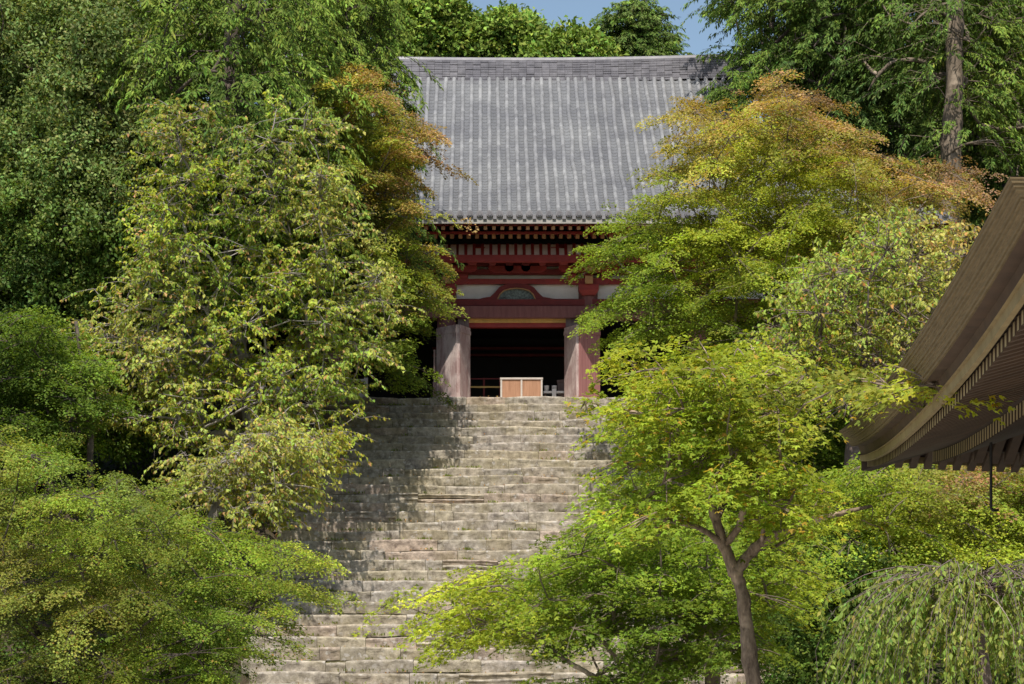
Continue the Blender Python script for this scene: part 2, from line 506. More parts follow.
# white slanting cove panels between red ribs above the purlin
step = 8.35
b = MB()
z0, z1 = zw(255.4, PY), zw(243.6, PY + 0.3)
b.add([(LX - 1.0, PY + 0.05, z0), (RX + 1.0, PY + 0.05, z0), (RX + 1.0, PY + 0.4, z1), (LX - 1.0, PY + 0.4, z1)], [(0, 1, 2, 3)])
b.build("cove_board", M['dkred'], hall)
for i in range(-16, 19):
    px = 474.5 + 3.8 + i * step
    xa, xb = xw(px - 2.9, PY), xw(px + 2.9, PY)
    b = MB()
    zz0 = z0 + 0.01; zz1 = z1 - 0.02
    if i in (0, 10): zz1 = z0 + (z1 - z0) * 0.62
    ya, yb = PY + 0.035, PY + 0.035 + (0.35) * (zz1 - zz0) / (z1 - z0)
    b.hexa([(xa, ya - 0.02, zz0), (xb, ya - 0.02, zz0), (xb, ya + 0.012, zz0), (xa, ya + 0.012, zz0),
            (xa, yb - 0.02, zz1), (xb, yb - 0.02, zz1), (xb, yb + 0.012, zz1), (xa, yb + 0.012, zz1)])
    b.build("cove_panel", M['plaster'], hall)
    if -2 <= i <= 12:
        b = MB()
        xr = xw(px + step / 2, PY)
        b.hexa([(xr - 0.05, PY - 0.03, z0), (xr + 0.05, PY - 0.03, z0), (xr + 0.05, PY + 0.03, z0), (xr - 0.05, PY + 0.03, z0),
                (xr - 0.05, PY + 0.3, z1), (xr + 0.05, PY + 0.3, z1), (xr + 0.05, PY + 0.38, z1), (xr - 0.05, PY + 0.38, z1)])
        b.build("cove_rib", M['red'], hall)

# bracket sets on the columns and a smaller pair between them
def arm_poly(xc, z0, z1, hw):
    c = min(0.16, hw * 0.3)
    return [(xc - hw, z1), (xc - hw, z0 + (z1 - z0) * 0.55), (xc - hw + c * 0.5, z0 + (z1 - z0) * 0.18), (xc - hw + c * 1.4, z0),
            (xc + hw - c * 1.4, z0), (xc + hw - c * 0.5, z0 + (z1 - z0) * 0.18), (xc + hw, z0 + (z1 - z0) * 0.55), (xc + hw, z1)][::-1]
def block(b, xc, yc, z0, w=0.3, h=0.2):
    a, c = w / 2, w / 2 * 0.68
    b.hexa([(xc - c, yc - c, z0), (xc + c, yc - c, z0), (xc + c, yc + c, z0), (xc - c, yc + c, z0),
            (xc - a, yc - a, z0 + h * 0.45), (xc + a, yc - a, z0 + h * 0.45), (xc + a, yc + a, z0 + h * 0.45), (xc - a, yc + a, z0 + h * 0.45)])
    b.box(xc - a, xc + a, yc - a, yc + a, z0 + h * 0.45 + 0.001, z0 + h)
for cx in cols_x:
    b = MB()
    zc = zw(297)
    block(b, cx, DW - 0.2, zc, 0.66, 0.34)
    z = zc + 0.36
    for hw, dy, hh in ((0.72, -0.28, 0.2), (1.0, -0.62, 0.2), (1.28, -1.02, 0.2)):
        b.prism(arm_poly(cx, z, z + hh, hw), DW + dy - 0.11, DW + dy + 0.11)
        for q in (-1, 0, 1):
            block(b, cx + q * (hw - 0.16), DW + dy, z + hh + 0.003, 0.3, 0.15)
        # arm running out of the wall towards the eave
        b.hexa([(cx - 0.1, DW + dy - 0.3, z + 0.08), (cx + 0.1, DW + dy - 0.3, z + 0.08), (cx + 0.1, DW, z), (cx - 0.1, DW, z),
                (cx - 0.1, DW + dy - 0.3, z + hh - 0.01), (cx + 0.1, DW + dy - 0.3, z + hh - 0.01), (cx + 0.1, DW, z + hh - 0.01), (cx - 0.1, DW, z + hh - 0.01)])
        z += hh + 0.16
    br = b.build("bracket_set", M['red'], hall)
    z = zc + 0.36
    for q, (dy, hh, py_a, py_b) in enumerate(((-0.28, 0.2, 0, 0), (-0.62, 0.2, 0, 0), (-1.02, 0.2, 0, 0))):
        e = MB()
        yy = DW + dy - 0.33
        w = 0.13 if q != 1 else 0.17
        e.box(cx - w, cx + w, yy - 0.06, yy + 0.028, z - 0.02, z + hh + 0.03)
        e.build("arm_end", M['ochre'], br)
        z += hh + 0.16
# pair of struts with blocks standing between the columns
for px in (501, 517.5, 534):
    b = MB(); x = xw(px, DW - 0.3)
    b.prism(arm_poly(x, zw(274.3), zw(268), 0.42), DW - 0.40, DW - 0.26)
    block(b, x - 0.28, DW - 0.33, zw(267.8), 0.24, 0.16); block(b, x + 0.28, DW - 0.33, zw(267.8), 0.24, 0.16)
    b.build("strut_block", M['red'], hall)

# frog-leg strut with a carved panel in the white field over the door
def curve_pts(f, n): return [f(i / (n - 1)) for i in range(n)]
d1 = DW - 0.3
def fx(px): return xw(px, d1)
def fz(py): return zw(py, d1)
outer = [(478, 299), (484, 297.5), (490, 296.6), (495, 292), (499, 287), (505, 284.2), (516.5, 283), (528, 284.2), (534, 287), (538, 292), (543, 296.6), (549, 297.5), (555, 299)]
inner = [(535.5, 299), (533, 294), (529, 290.3), (523, 288.6), (516.5, 288), (510, 288.6), (504, 290.3), (500, 294), (497.5, 299)]
b = MB(); b.prism([(fx(p), fz(q)) for p, q in outer + inner][::-1], DW - 0.26, DW - 0.06)
kae = b.build("frog_leg_strut", M['dkred'], hall)
b = MB(); b.prism([(fx(p), fz(q)) for p, q in inner], DW - 0.16, DW - 0.06); b.build("carved_panel", M['carve'], kae)
b = MB(); pts = [(fx(p), DW - 0.265, fz(q)) for p, q in inner]; b.tube(pts, 0.022, 5); b.build("gilt_edge", M['ochre'], kae)

# door jambs and folded doors
for sx, (a, c) in ((-1, (458, 469)), (1, (565.5, 577))):
    b = MB(); b.box(xw(a), xw(c), DW - 0.22, DW + 0.2, FLOOR, zw(318)); b.build("door_jamb", M['jamb'], hall)
zt = zw(327.5, DW - 0.5)
def panel(name, xa, ya, xb, yb, mat, parent):
    """upright door panel of planks between two points of the plan"""
    v = np.array([xb - xa, yb - ya]); ln = np.hypot(*v); v /= ln; nrm = np.array([-v[1], v[0]])
    if nrm[1] > 0: nrm = -nrm
    b = MB()
    def slab(s0, s1, z0, z1, t0, t1):
        q = [np.array([xa, ya]) + v * s + nrm * t for s, t in ((s0, t1), (s1, t1), (s1, t0), (s0, t0))]
        b.hexa([(*p, z0) for p in q] + [(*p, z1) for p in q])
    n = max(2, round(ln / 0.22))
    for i in range(n):
        slab(ln * i / n + 0.004, ln * (i + 1) / n - 0.004, FLOOR + 0.02, zt, 0, 0.05)
    for z in (FLOOR + 0.06, zt - 0.25):
        slab(0.006, ln - 0.006, z, z + 0.13, 0.052, 0.075)
    return b.build(name, mat, parent)
for cxl, ridge, xr, mats in ((437.5, 458, 469, ('door', 'door')), (565.5, 578, 599, ('door', 'doorred'))):
    root = MB()
    yr = DW - 1.12
    xa, xm, xb = xw(cxl, DW - 0.35), xw(ridge, yr), xw(xr, DW - 0.35)
    root.tube([(xm, yr + 0.03, FLOOR + 0.02), (xm, yr + 0.03, zt)], 0.035, 8)
    rt = root.build("folding_door", M['door'], hall)
    panel("door_panel", xa, DW - 0.36, xm - 0.02, yr, M[mats[0]], rt)
    panel("door_panel", xm + 0.02, yr, xb, DW - 0.36, M[mats[1]], rt)

# veranda rails left and right of the stairs
for sx, xs_ in ((-1, (-8.8, xw(366, 63.2))), (1, (xw(652, 63.2), 11.0))):
    b = MB()
    zr = zw(397, 63.2)
    xa, xb = xs_
    n = max(2, int((xb - xa) / 1.4))
    for i in range(n + 1):
        x = xa + (xb - xa) * i / n
        b.box(x - 0.06, x + 0.06, 63.14, 63.26, FLOOR, zr + 0.62)
    b.box(xa - 0.05, xb + 0.05, 63.16, 63.24, zr + 0.50, zr + 0.58)
    b.box(xa, xb, 63.27, 63.30, zr - 0.3, zr + 0.36)
    b.build("railing", M['palewood'], hall)
b = MB(); b.box(xw(433, 64.4), xw(436, 64.4), 64.3, 64.42, FLOOR, zw(382, 64.4)); b.box(xw(433.6, 64.4), xw(435.4, 64.4), 64.33, 64.39, zw(382, 64.4), zw(350, 64.4))
b.build("slim_post", M['jamb'], hall)

# rafters: two rows of ends under the tiles
def rafter(b, x, y0, z0, y1, z1, w, h):
    b.hexa([(x - w, y0, z0 - h), (x + w, y0, z0 - h), (x + w, y1, z1 - h), (x - w, y1, z1 - h),
            (x - w, y0, z0), (x + w, y0, z0), (x + w, y1, z1), (x - w, y1, z1)])
RY1, RY2 = 62.55, 61.75
RZ1, RZ2 = zw(234.0, RY1), zw(225.8, RY2)
sp = 8.42 / F * 62.2
rest = MB(); rest2 = MB()
for i in range(-52, 53):
    x = XC + i * sp
    near = -13 <= i <= 15
    for row in (0, 1):
        b = MB() if near else (rest if row == 0 else rest2)
        if row == 0: rafter(b, x, RY1, RZ1, 64.9, RZ1 + 0.27 * (64.9 - RY1), 0.062, 0.15)
        else: rafter(b, x + 0.0, RY2, RZ2, 63.0, RZ2 + 0.2 * (63.0 - RY2), 0.058, 0.13)
        if near:
            r = b.build("rafter" if row == 0 else "flying_rafter", M['red'], hall)
            e = MB()
            yy, zz, w, h = (RY1, RZ1, 0.057, 0.15) if row == 0 else (RY2, RZ2, 0.053, 0.13)
            e.box(x - w, x + w, yy - 0.008, yy - 0.001, zz - h + 0.006, zz - 0.006)
            e.build("rafter_end", M['ochre'], r)
for q, nm in ((rest, "rafter"), (rest2, "flying_rafter")):
    tag(q.build(nm, M['red'], hall), kind='stuff')
b = MB()
b.add([(LX - 4, RY1 + 0.02, RZ1 + 0.012), (RX + 4, RY1 + 0.02, RZ1 + 0.012), (RX + 4, DW, RZ1 + 0.27 * (DW - RY1) + 0.02), (LX - 4, DW, RZ1 + 0.27 * (DW - RY1) + 0.02)], [(0, 1, 2, 3)])
b.box(LX - 4, RX + 4, RY1 - 0.03, RY1 + 0.1, RZ1 + 0.005, RZ1 + 0.075)
b.add([(LX - 4, EAVE_Y + 0.1, RZ2 + 0.0), (RX + 4, EAVE_Y + 0.1, RZ2 + 0.0), (RX + 4, 63.2, RZ2 + 0.27), (LX - 4, 63.2, RZ2 + 0.27)], [(0, 1, 2, 3)])
b.box(LX - 4, RX + 4, RY2 - 0.1, RY2 + 0.06, RZ2 + 0.02, RZ2 + 0.09)
b.build("eave_boards", M['red'], hall)

# roof: hip-and-gable, rows of round cover tiles over flat pan tiles
RIDGE_Y = 70.6
E_Z = zw(215.0, EAVE_Y)
T_Z = zw(80, 70.2)
HW_E, HW_G = 13.6, 8.15
def roof_z(s):
    """height up the curved slope, s from 0 at the eave to 1 under the ridge"""
    return E_Z + (T_Z - E_Z) * (0.80 * s + 0.20 * s * s)
def roof_y(s): return EAVE_Y + (70.2 - EAVE_Y) * s
SG = 0.42                                   # the gable foot
def half_w(s): return HW_E + (HW_G - HW_E) * min(1, s / SG)
NC = 46
roof = MB(); cov = MB(); ends = MB()
tp = 9.9 / F * EAVE_Y
nrow = int(HW_E / tp)
def slope_strip(xa, xb, smax, back):
    """pan tiles between two rows, in overlapping courses"""
    n = max(1, int(round(NC * smax)))
    V = []; Fc = []; base = 0
    for k in range(n):
        s0, s1 = k / NC, min(smax, (k + 1) / NC)
        for s, lift in ((s0, 0.03), (s1, 0.0)):
            for x in (xa, (xa + xb) / 2, xb):
                y = roof_y(s); yy = y if not back else 2 * RIDGE_Y - y
                V.append((x, yy, roof_z(s) + lift - (0.035 if x == (xa + xb) / 2 else 0)))
        for q in (0, 1):
            f = (base + q, base + q + 1, base + q + 4, base + q + 3)
            Fc.append(f if not back else f[::-1])
            if k:
                f = (base - 3 + q, base - 2 + q, base + q + 1, base + q)
                Fc.append(f if not back else f[::-1])
        base += 6
    return V, Fc
rr = np.random.default_rng(3)
for i in range(-nrow, nrow + 1):
    xc = XC + (i + 0.5) * tp
    off = abs(xc - XC)
    smax = 1.0 if off < HW_G else max(0.0, (HW_E - off) / (HW_E - HW_G) * SG)
    for back in (False, True):
        if smax > 0.02:
            V, Fc = slope_strip(xc - tp / 2, xc + tp / 2, smax, back)
            roof.add(V, Fc, np.array([1, 1, 1]) * rr.uniform(0.9, 1.1))
    # cover tiles: short round tiles, each a little different in tone
    x = XC + i * tp; off = abs(x - XC)
    smax = 1.0 if off < HW_G else max(0.0, (HW_E - off) / (HW_E - HW_G) * SG)
    n = int(round(NC * smax))
    wob = rr.normal(0, 0.012)
    for back in (False, True):
        for k in range(n):
            s0, s1 = k / NC, (k + 1) / NC + 0.004
            V = []
            dx = wob * math.sin(k * 0.4 + i) + rr.normal(0, 0.004)
            for s, r in ((s0, 0.074), (s1, 0.071)):
                y = roof_y(s); yy = y if not back else 2 * RIDGE_Y - y
                for a in np.linspace(0, math.pi, 6):
                    V.append((x + dx + r * math.cos(a), yy, roof_z(s) + 0.015 + r * 1.05 * math.sin(a)))
            Fc = [(q, q + 1, q + 7, q + 6) if back else (q, q + 6, q + 7, q + 1) for q in range(5)] + [(0, 1, 2, 3, 4, 5)]
            cov.add(V, Fc, np.array([1, 1, 1]) * rr.uniform(0.8, 1.12))
    # round end tile at the eave
    if abs(x - XC) < HW_E:
        zc = roof_z(0) + 0.03
        ends.tube([(x, EAVE_Y - 0.05, zc + 0.005), (x, EAVE_Y + 0.12, zc + 0.03)], 0.105, 12, (1, 1, 1))
        ends.tube([(x, EAVE_Y - 0.062, zc + 0.005), (x, EAVE_Y - 0.051, zc + 0.005)], 0.066, 10, (0.62, 0.62, 0.62))
        ends.hexa([(x + 0.1, EAVE_Y - 0.03, zc - 0.16), (x + tp - 0.1, EAVE_Y - 0.03, zc - 0.16), (x + tp - 0.1, EAVE_Y + 0.06, zc - 0.12), (x + 0.1, EAVE_Y + 0.06, zc - 0.12),
                   (x + 0.1, EAVE_Y - 0.03, zc - 0.03), (x + tp - 0.1, EAVE_Y - 0.03, zc - 0.03), (x + tp - 0.1, EAVE_Y + 0.06, zc - 0.01), (x + 0.1, EAVE_Y + 0.06, zc - 0.01)], (0.8, 0.8, 0.8))
# skirt roofs on the two ends and gable walls
for sx in (-1, 1):
    V = []; n = 12
    for k in range(n + 1):
        s = SG * k / n
        xx = XC + sx * half_w(s)
        V += [(xx, roof_y(s), roof_z(s) + 0.02), (xx, 2 * RIDGE_Y - roof_y(s), roof_z(s) + 0.02)]
    Fc = [(2 * k, 2 * k + 1, 2 * k + 3, 2 * k + 2) for k in range(n)]
    roof.add(V, Fc, (0.95, 0.95, 0.95))
    n = 14
    V = [(XC + sx * (HW_G - 0.5), roof_y(SG + (1 - SG) * k / n), roof_z(SG + (1 - SG) * k / n) - 0.1) for k in range(n + 1)]
    V2 = [(x, 2 * RIDGE_Y - y, z) for x, y, z in V][::-1]
    roof.add(V + V2, [tuple(range(len(V) * 2))], (0.5, 0.3, 0.3))
rf = roof.build("roof", M['pan_tile'], hall)
cov.build("cover_tiles", M['cover_tile'], rf, smooth=False)
ends.build("eave_tiles", M['ridge_tile'], rf)
b = MB(); b.box(XC - HW_E, XC + HW_E, EAVE_Y + 0.03, EAVE_Y + 0.2, RZ2 + 0.03, E_Z + 0.015); b.build("eave_fascia", M['granite'], rf)
# layered ridge, gently rising to its two ends
rg = MB(); nl = 9
zr0, zr1 = T_Z - 0.05, zw(54.5, 70.0)
xs_ = np.linspace(-1, 1, 60)
def sag(u): return 0.16 * abs(u) ** 2.2
for q in range(nl):
    h = (zr1 - 0.1 - zr0) / nl
    for j in range(len(xs_) - 1):
        xa, xb = XC + xs_[j] * HW_G, XC + xs_[j + 1] * HW_G
        za, zb = sag(xs_[j]) + zr0 + q * h, sag(xs_[j + 1]) + zr0 + q * h
        jit = rr.uniform(-0.022, 0.022)
        y0, y1 = RIDGE_Y - 0.36 + 0.016 * q + jit, RIDGE_Y + 0.36 - 0.016 * q
        gsh = rr.uniform(0.0, 0.018)
        rg.hexa([(xa + 0.004, y0, za + gsh), (xb - 0.004, y0, zb + gsh), (xb - 0.004, y1, zb), (xa + 0.004, y1, za),
                 (xa + 0.004, y0 - 0.012, za + h * 0.86), (xb - 0.004, y0 - 0.012, zb + h * 0.86), (xb - 0.004, y1, zb + h), (xa + 0.004, y1, za + h)],
                np.array([1, 1, 1.02]) * rr.uniform(0.86, 1.1))
    rg.box(XC - HW_G + 0.05, XC + HW_G - 0.05, RIDGE_Y - 0.22, RIDGE_Y + 0.22, zr0 + q * h, zr0 + (q + 1) * h, (0.4, 0.4, 0.4))
pts = [(XC + u * HW_G, RIDGE_Y, sag(u) + zr1 - 0.06) for u in xs_]
rg.tube(pts, 0.12, 10, (1.05, 1.05, 1.05))
rg.build("ridge", M['ridge_tile'], rf)
for sx in (-1, 1):
    b = MB(); x = XC + sx * (HW_G + 0.06)
    b.prism([(x - 0.12, zr0 - 0.4), (x + 0.12, zr0 - 0.4), (x + 0.12, zr1 + 0.3), (x - 0.12, zr1 + 0.3)], RIDGE_Y - 0.45, RIDGE_Y + 0.45)
    b.build("ridge_end_tile", M['ridge_tile'], rf)

# ------------------------------------------------------------------ things at the door
dB = 64.0
bx0, bx1 = xw(500.5, dB), xw(542.5, dB)
zb0, zb1 = FLOOR, zw(378, dB)
box_o = empty("offertory_box", ((bx0 + bx1) / 2, dB, FLOOR), "wooden offertory box with a pale frame and two brown panels in the doorway", "offertory box")
b = MB()
b.box(bx0 + 0.02, bx1 - 0.02, dB + 0.03, dB + 0.62, zb0 + 0.06, zb1 - 0.05); b.build("body", M['boxwood'], box_o)
b = MB()
w = 0.055
for x in (bx0, (bx0 + bx1) / 2 - w / 2, bx1 - w):
    b.box(x, x + w, dB, dB + 0.05, zb0, zb1 - 0.045)
for x in (bx0, bx1 - w):
    b.box(x, x + w, dB + 0.6, dB + 0.65, zb0, zb1 - 0.045)
b.box(bx0 - 0.015, bx1 + 0.015, dB - 0.01, dB + 0.05, zb1 - 0.044, zb1 + 0.015)
b.box(bx0 - 0.015, bx1 + 0.015, dB + 0.6, dB + 0.66, zb1 - 0.044, zb1 + 0.015)
for x in (bx0 - 0.015, bx1 - 0.045):
    b.box(x, x + 0.06, dB + 0.051, dB + 0.599, zb1 - 0.044, zb1 + 0.015)
b.build("frame", M['palewood'], box_o)
b = MB()
for i in range(7):
    b.box(bx0 + 0.06, bx1 - 0.06, dB + 0.09 + i * 0.073, dB + 0.125 + i * 0.073, zb1 - 0.04, zb1 - 0.005)
b.build("grille", M['boxwood'], box_o)

sx0, sx1 = xw(543.5, 65.4), xw(564, 65.4)
zs = zw(391.3, 65.4)
st = empty("offering_stand", ((sx0 + sx1) / 2, 65.4, FLOOR), "low white-topped stand beside the right door carrying two white cups", "stand")
b = MB(); b.box(sx0, sx1, 65.3, 65.62, zs - 0.07, zs); b.build("shelf", M['white'], st)
b = MB(); b.box(sx0 + 0.28, sx0 + 0.42, 65.24, 65.29, FLOOR, zs + 0.06); b.build("upright", M['white'], st)
for sx in (sx0 + 0.03, sx1 - 0.09):
    b = MB(); b.box(sx, sx + 0.06, 65.4, 65.46, FLOOR, zs - 0.072); b.build("leg", M['jamb'], st)
for i, px in enumerate((546.5, 554.3)):
    b = MB(); b.lathe([(0.05, 0), (0.075, 0.03), (0.088, 0.15), (0.09, 0.19), (0.078, 0.19), (0.07, 0.06), (0.01, 0.04)], (xw(px, 65.42), 65.42, zs + 0.001), 14)
    tag(b.build("cup", M['white'], None, smooth=True, loc=(xw(px, 65.42), 65.42, zs)),
        ["white cup on the stand, nearer the offertory box", "white cup on the stand, nearer the right door"][i], "cup", "white cups on the offering stand")
b = MB(); x0 = xw(557.5, 65.9)
b.box(x0, x0 + 0.24, 65.8, 66.0, FLOOR, zw(383.2, 65.9))
b.prism([(x0 - 0.02, zw(383.1, 65.9)), (x0 + 0.26, zw(383.1, 65.9)), (x0 + 0.26, zw(379.5, 65.9)), (x0 - 0.02, zw(380.5, 65.9))], 65.78, 66.02)
tag(b.build("wooden_chest", M['jamb'], loc=(x0 + 0.12, 65.9, FLOOR)), "small grey-brown wooden chest behind the white cups", "chest")
b = MB()
for px in (470, 484, 500):
    x = xw(px, 66.5); b.box(x - 0.03, x + 0.03, 66.47, 66.53, FLOOR, zw(378, 66.5))
rail = empty("altar_rail", (xw(485, 66.5), 66.5, FLOOR), "low ochre rail in the dark doorway left of the offertory box", "railing")
b.build("post", M['dkred'], rail)
b = MB(); b.box(xw(468, 66.5), xw(502, 66.5), 66.44, 66.469, zw(388, 66.5), zw(386.4, 66.5)); b.build("gold_rail", M['gold'], rail)
b = MB(); b.box(xw(468, 66.5), xw(502, 66.5), 66.44, 66.469, zw(379.5, 66.5), zw(378.4, 66.5)); b.build("top_rail", M['dkred'], rail)

# ------------------------------------------------------------------ pavilion at the right, eave corner over the path
def pav():
    Pn = np.array([2.225, 8.25]); Pf = np.array([3.46, 19.0])
    ev = (Pf - Pn) / np.linalg.norm(Pf - Pn); L = float(np.linalg.norm(Pf - Pn))
    eu = np.array([ev[1], -ev[0]])
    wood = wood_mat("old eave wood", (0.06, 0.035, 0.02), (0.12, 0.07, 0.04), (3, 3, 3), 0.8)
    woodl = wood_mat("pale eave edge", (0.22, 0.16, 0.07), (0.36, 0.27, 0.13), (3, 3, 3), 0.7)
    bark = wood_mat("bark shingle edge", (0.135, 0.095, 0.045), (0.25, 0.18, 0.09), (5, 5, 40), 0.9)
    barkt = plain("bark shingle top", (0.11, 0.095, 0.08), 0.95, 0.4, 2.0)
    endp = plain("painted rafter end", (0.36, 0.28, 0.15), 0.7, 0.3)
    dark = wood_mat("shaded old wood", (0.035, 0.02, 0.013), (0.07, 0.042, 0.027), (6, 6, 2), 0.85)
    def g(u, v, z):
        p = Pn + ev * v + eu * u
        return (p[0], p[1], z)
    W_ = 10.6                       # width of the square roof
    ZC = EYE + 1.9
    def up(v, l=L):                 # rise of the eave towards its corners
        t = abs(2 * v / l - 1); k = 0.15 if abs(l - L) < 1e-6 else 0.09
        return ZC - k + k * t ** 2.1
    def thick(v):
        return 0.21 - 0.06 * abs(2 * v / L - 1) ** 3
    root = empty("pavilion", (*(Pn + ev * L / 2 + eu * W_ / 2), 0), "dark wooden pavilion with upswept bark shingled eaves at the right edge", "pavilion")
    n = 44
    vs = np.linspace(0, L, n)
    us = np.linspace(0, W_, n)
    # ring of stations round the four eaves: (u, v, along, outward du, outward dv)
    ring = []
    for v in vs: ring.append((0, v, up(v), -1, 0, thick(v)))
    for u in us[1:]: ring.append((u, L, up(u, W_), 0, 1, thick(u)))
    for v in vs[::-1][1:]: ring.append((W_, v, up(v), 1, 0, thick(v)))
    for u in us[::-1][1:-1]: ring.append((u, 0, up(u, W_), 0, -1, thick(u)))
    m = len(ring)
    def corner_dirs(k):
        u, v, z, du, dv, t = ring[k]
        ou = -1 if u < 1e-6 else (1 if u > W_ - 1e-6 else 0)
        ov = -1 if v < 1e-6 else (1 if v > L - 1e-6 else 0)
        return ou, ov
    def band(b, prof, col=None):
        """prof: inset and drop pairs below the eave top; drop may use the thickness"""
        V = []
        for k in range(m):
            u, v, z, du, dv, t = ring[k]
            ou, ov = corner_dirs(k)
            ln_, s_ = (L, v) if du else (W_, u)
            lim = 9.0 if (ou and ov) else min(s_, ln_ - s_)
            pr = prof(t)
            for i, (ins, drop) in enumerate(pr):
                if ins > lim and i:
                    i0, d0 = pr[i - 1] if pr[i - 1][0] < lim else (0, pr[0][1])
                    drop = d0 + (drop - d0) * max(0, lim - i0) / max(1e-6, ins - i0); ins = lim
                V.append(g(u - ou * ins, v - ov * ins, z - drop))
        q = len(prof(0.26))
        Fc = [(k * q + i, ((k + 1) % m) * q + i, ((k + 1) % m) * q + i + 1, k * q + i + 1) for k in range(m) for i in range(q - 1)]
        b.add(V, Fc, col)
    # roof surface over the eaves
    b = MB()
    def shell(t):
        out = []
        for s in np.linspace(0, 1, 12):
            out.append((0.0 + s * (W_ / 2 - 0.02), -(0.004 + 0.5 * s * s * W_ / 2 * 0.9 + 0.25 * s * W_ / 2)))
        return out
    V = []; q = 12
    for k in range(m):
        u, v, z, du, dv, t = ring[k]
        for s in np.linspace(0, 1, q):
            uu = u + (W_ / 2 - u) * s; vv = v + (L / 2 - v) * s
            zz = z * (1 - s) + (ZC - 0.1) * s + s * (0.9 + 2.3 * s) + 0.004
            V.append(g(uu, vv, zz))
    b.add(V, [(k * q + i, ((k + 1) % m) * q + i, ((k + 1) % m) * q + i + 1, k * q + i + 1) for k in range(m) for i in range(q - 1)])
    rf = b.build("roof", barkt, root, smooth=True)
    # shingle edge: many thin layers stepping back a little
    b = MB()
    nl = 20
    def edge(t):
        out = []
        for i in range(nl):
            jj = 0.004 * math.sin(i * 2.7); out.append((0.0052 * i + jj, t * i / nl)); out.append((0.0052 * i + jj + 0.002, t * (i + 0.9) / nl))
        out.append((0.0052 * nl, t))
        return out
    band(b, edge)
    b.build("shingle_edge", bark, rf)
    b = MB()
    band(b, lambda t: [(0.10, t), (0.17, t + 0.003), (0.19, t + 0.085), (0.24, t + 0.088)])
    b.build("under_edge", wood, rf)
    b = MB()
    band(b, lambda t: [(0.16, t + 0.089), (0.18, t + 0.089), (0.185, t + 0.145), (0.215, t + 0.147), (0.22, t + 0.07)])
    b.build("edge_board", woodl, rf)
    # soffit boards above the rafters
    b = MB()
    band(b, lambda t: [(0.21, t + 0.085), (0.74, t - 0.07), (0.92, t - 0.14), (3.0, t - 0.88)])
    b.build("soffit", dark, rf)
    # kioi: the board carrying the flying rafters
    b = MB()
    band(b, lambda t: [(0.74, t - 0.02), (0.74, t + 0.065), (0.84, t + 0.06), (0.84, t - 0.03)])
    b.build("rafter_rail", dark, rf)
    def raf(b, side, s, z, t, a, c, drop_a, drop_c, w, h):
        def pt(ins, off, zz):
            if side == 0: return g(ins, s + off, zz)
            if side == 1: return g(s + off, L - ins, zz)
            if side == 2: return g(W_ - ins, s + off, zz)
            return g(s + off, ins, zz)
        za, zc = z - t - drop_a, z - t - drop_c
        b.hexa([pt(a, -w, za - h), pt(a, w, za - h), pt(c, w, zc - h), pt(c, -w, zc - h), pt(a, -w, za), pt(a, w, za), pt(c, w, zc), pt(c, -w, zc)])
        return pt, za
    for side in range(4):
        ln = L if side in (0, 2) else W_
        nr = int(ln / 0.135)
        many1 = MB(); many2 = MB(); many1e = MB(); many2e = MB(); cnt = 0
        for i in range(1, nr):
            s = ln * i / nr
            if s < 0.24 or s > ln - 0.24: continue
            z = up(s, ln); t = thick(s)
            lim = min(s, ln - s)                 # rafters stop at the hip
            c1 = min(0.86, lim)
            pick = side == 0 and 14 <= i <= nr - 1
            b1, b2 = (MB(), MB()) if pick else (many1, many2)
            e1, e2 = (MB(), MB()) if pick else (many1e, many2e)
            if c1 > 0.34:
                pt, za = raf(b1, side, s, z, t, 0.245, c1, 0.125, 0.125 - 0.27 * (c1 - 0.245), 0.034, 0.075)
                e1.add([pt(0.242, -0.031, za - 0.072), pt(0.242, 0.031, za - 0.072), pt(0.242, 0.031, za - 0.003), pt(0.242, -0.031, za - 0.003)], [(0, 1, 2, 3)])
            c2 = min(2.9, lim)
            if c2 > 0.95:
                pt, za = raf(b2, side, s, z, t, 0.78, c2, 0.066, 0.066 - 0.34 * (c2 - 0.78), 0.04, 0.105)
                e2.add([pt(0.777, -0.037, za - 0.1), pt(0.777, 0.037, za - 0.1), pt(0.777, 0.037, za - 0.004), pt(0.777, -0.037, za - 0.004)], [(0, 1, 2, 3)])
            if pick:
                if b1.n:
                    r = b1.build("flying_rafter", wood, root); e1.build("rafter_end", endp, r)
                if b2.n:
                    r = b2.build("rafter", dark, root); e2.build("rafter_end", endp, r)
        for q, e, nm in ((many1, many1e, "flying_rafter"), (many2, many2e, "rafter")):
            if q.n:
                r = tag(q.build(nm, wood, root), kind='stuff'); e.build("rafter_end", endp, r)
    # hip rafters
    for cu, cv, au, av in ((0, 0, 1, 1), (0, L, 1, -1), (W_, 0, -1, 1), (W_, L, -1, -1)):
        b = MB()
        def pt(s, o, z): 
            p = g(cu + au * s, cv + av * s, z); dirp = (eu * au - ev * av) / math.sqrt(2)
            return (p[0] + dirp[0] * o, p[1] + dirp[1] * o, z)
        z0 = ZC - 0.21 - 0.08; z1 = ZC - 0.25 + 0.72
        b.hexa([pt(0.24, -0.07, z0 - 0.12), pt(0.24, 0.07, z0 - 0.12), pt(2.8, 0.07, z1 - 0.2), pt(2.8, -0.07, z1 - 0.2),
                pt(0.24, -0.07, z0), pt(0.24, 0.07, z0), pt(2.8, 0.07, z1), pt(2.8, -0.07, z1)])
        b.build("hip_rafter", dark, root)
    # body: plank walls, posts, beams and a bracket row under the eaves
    ins = 2.3
    b = MB()
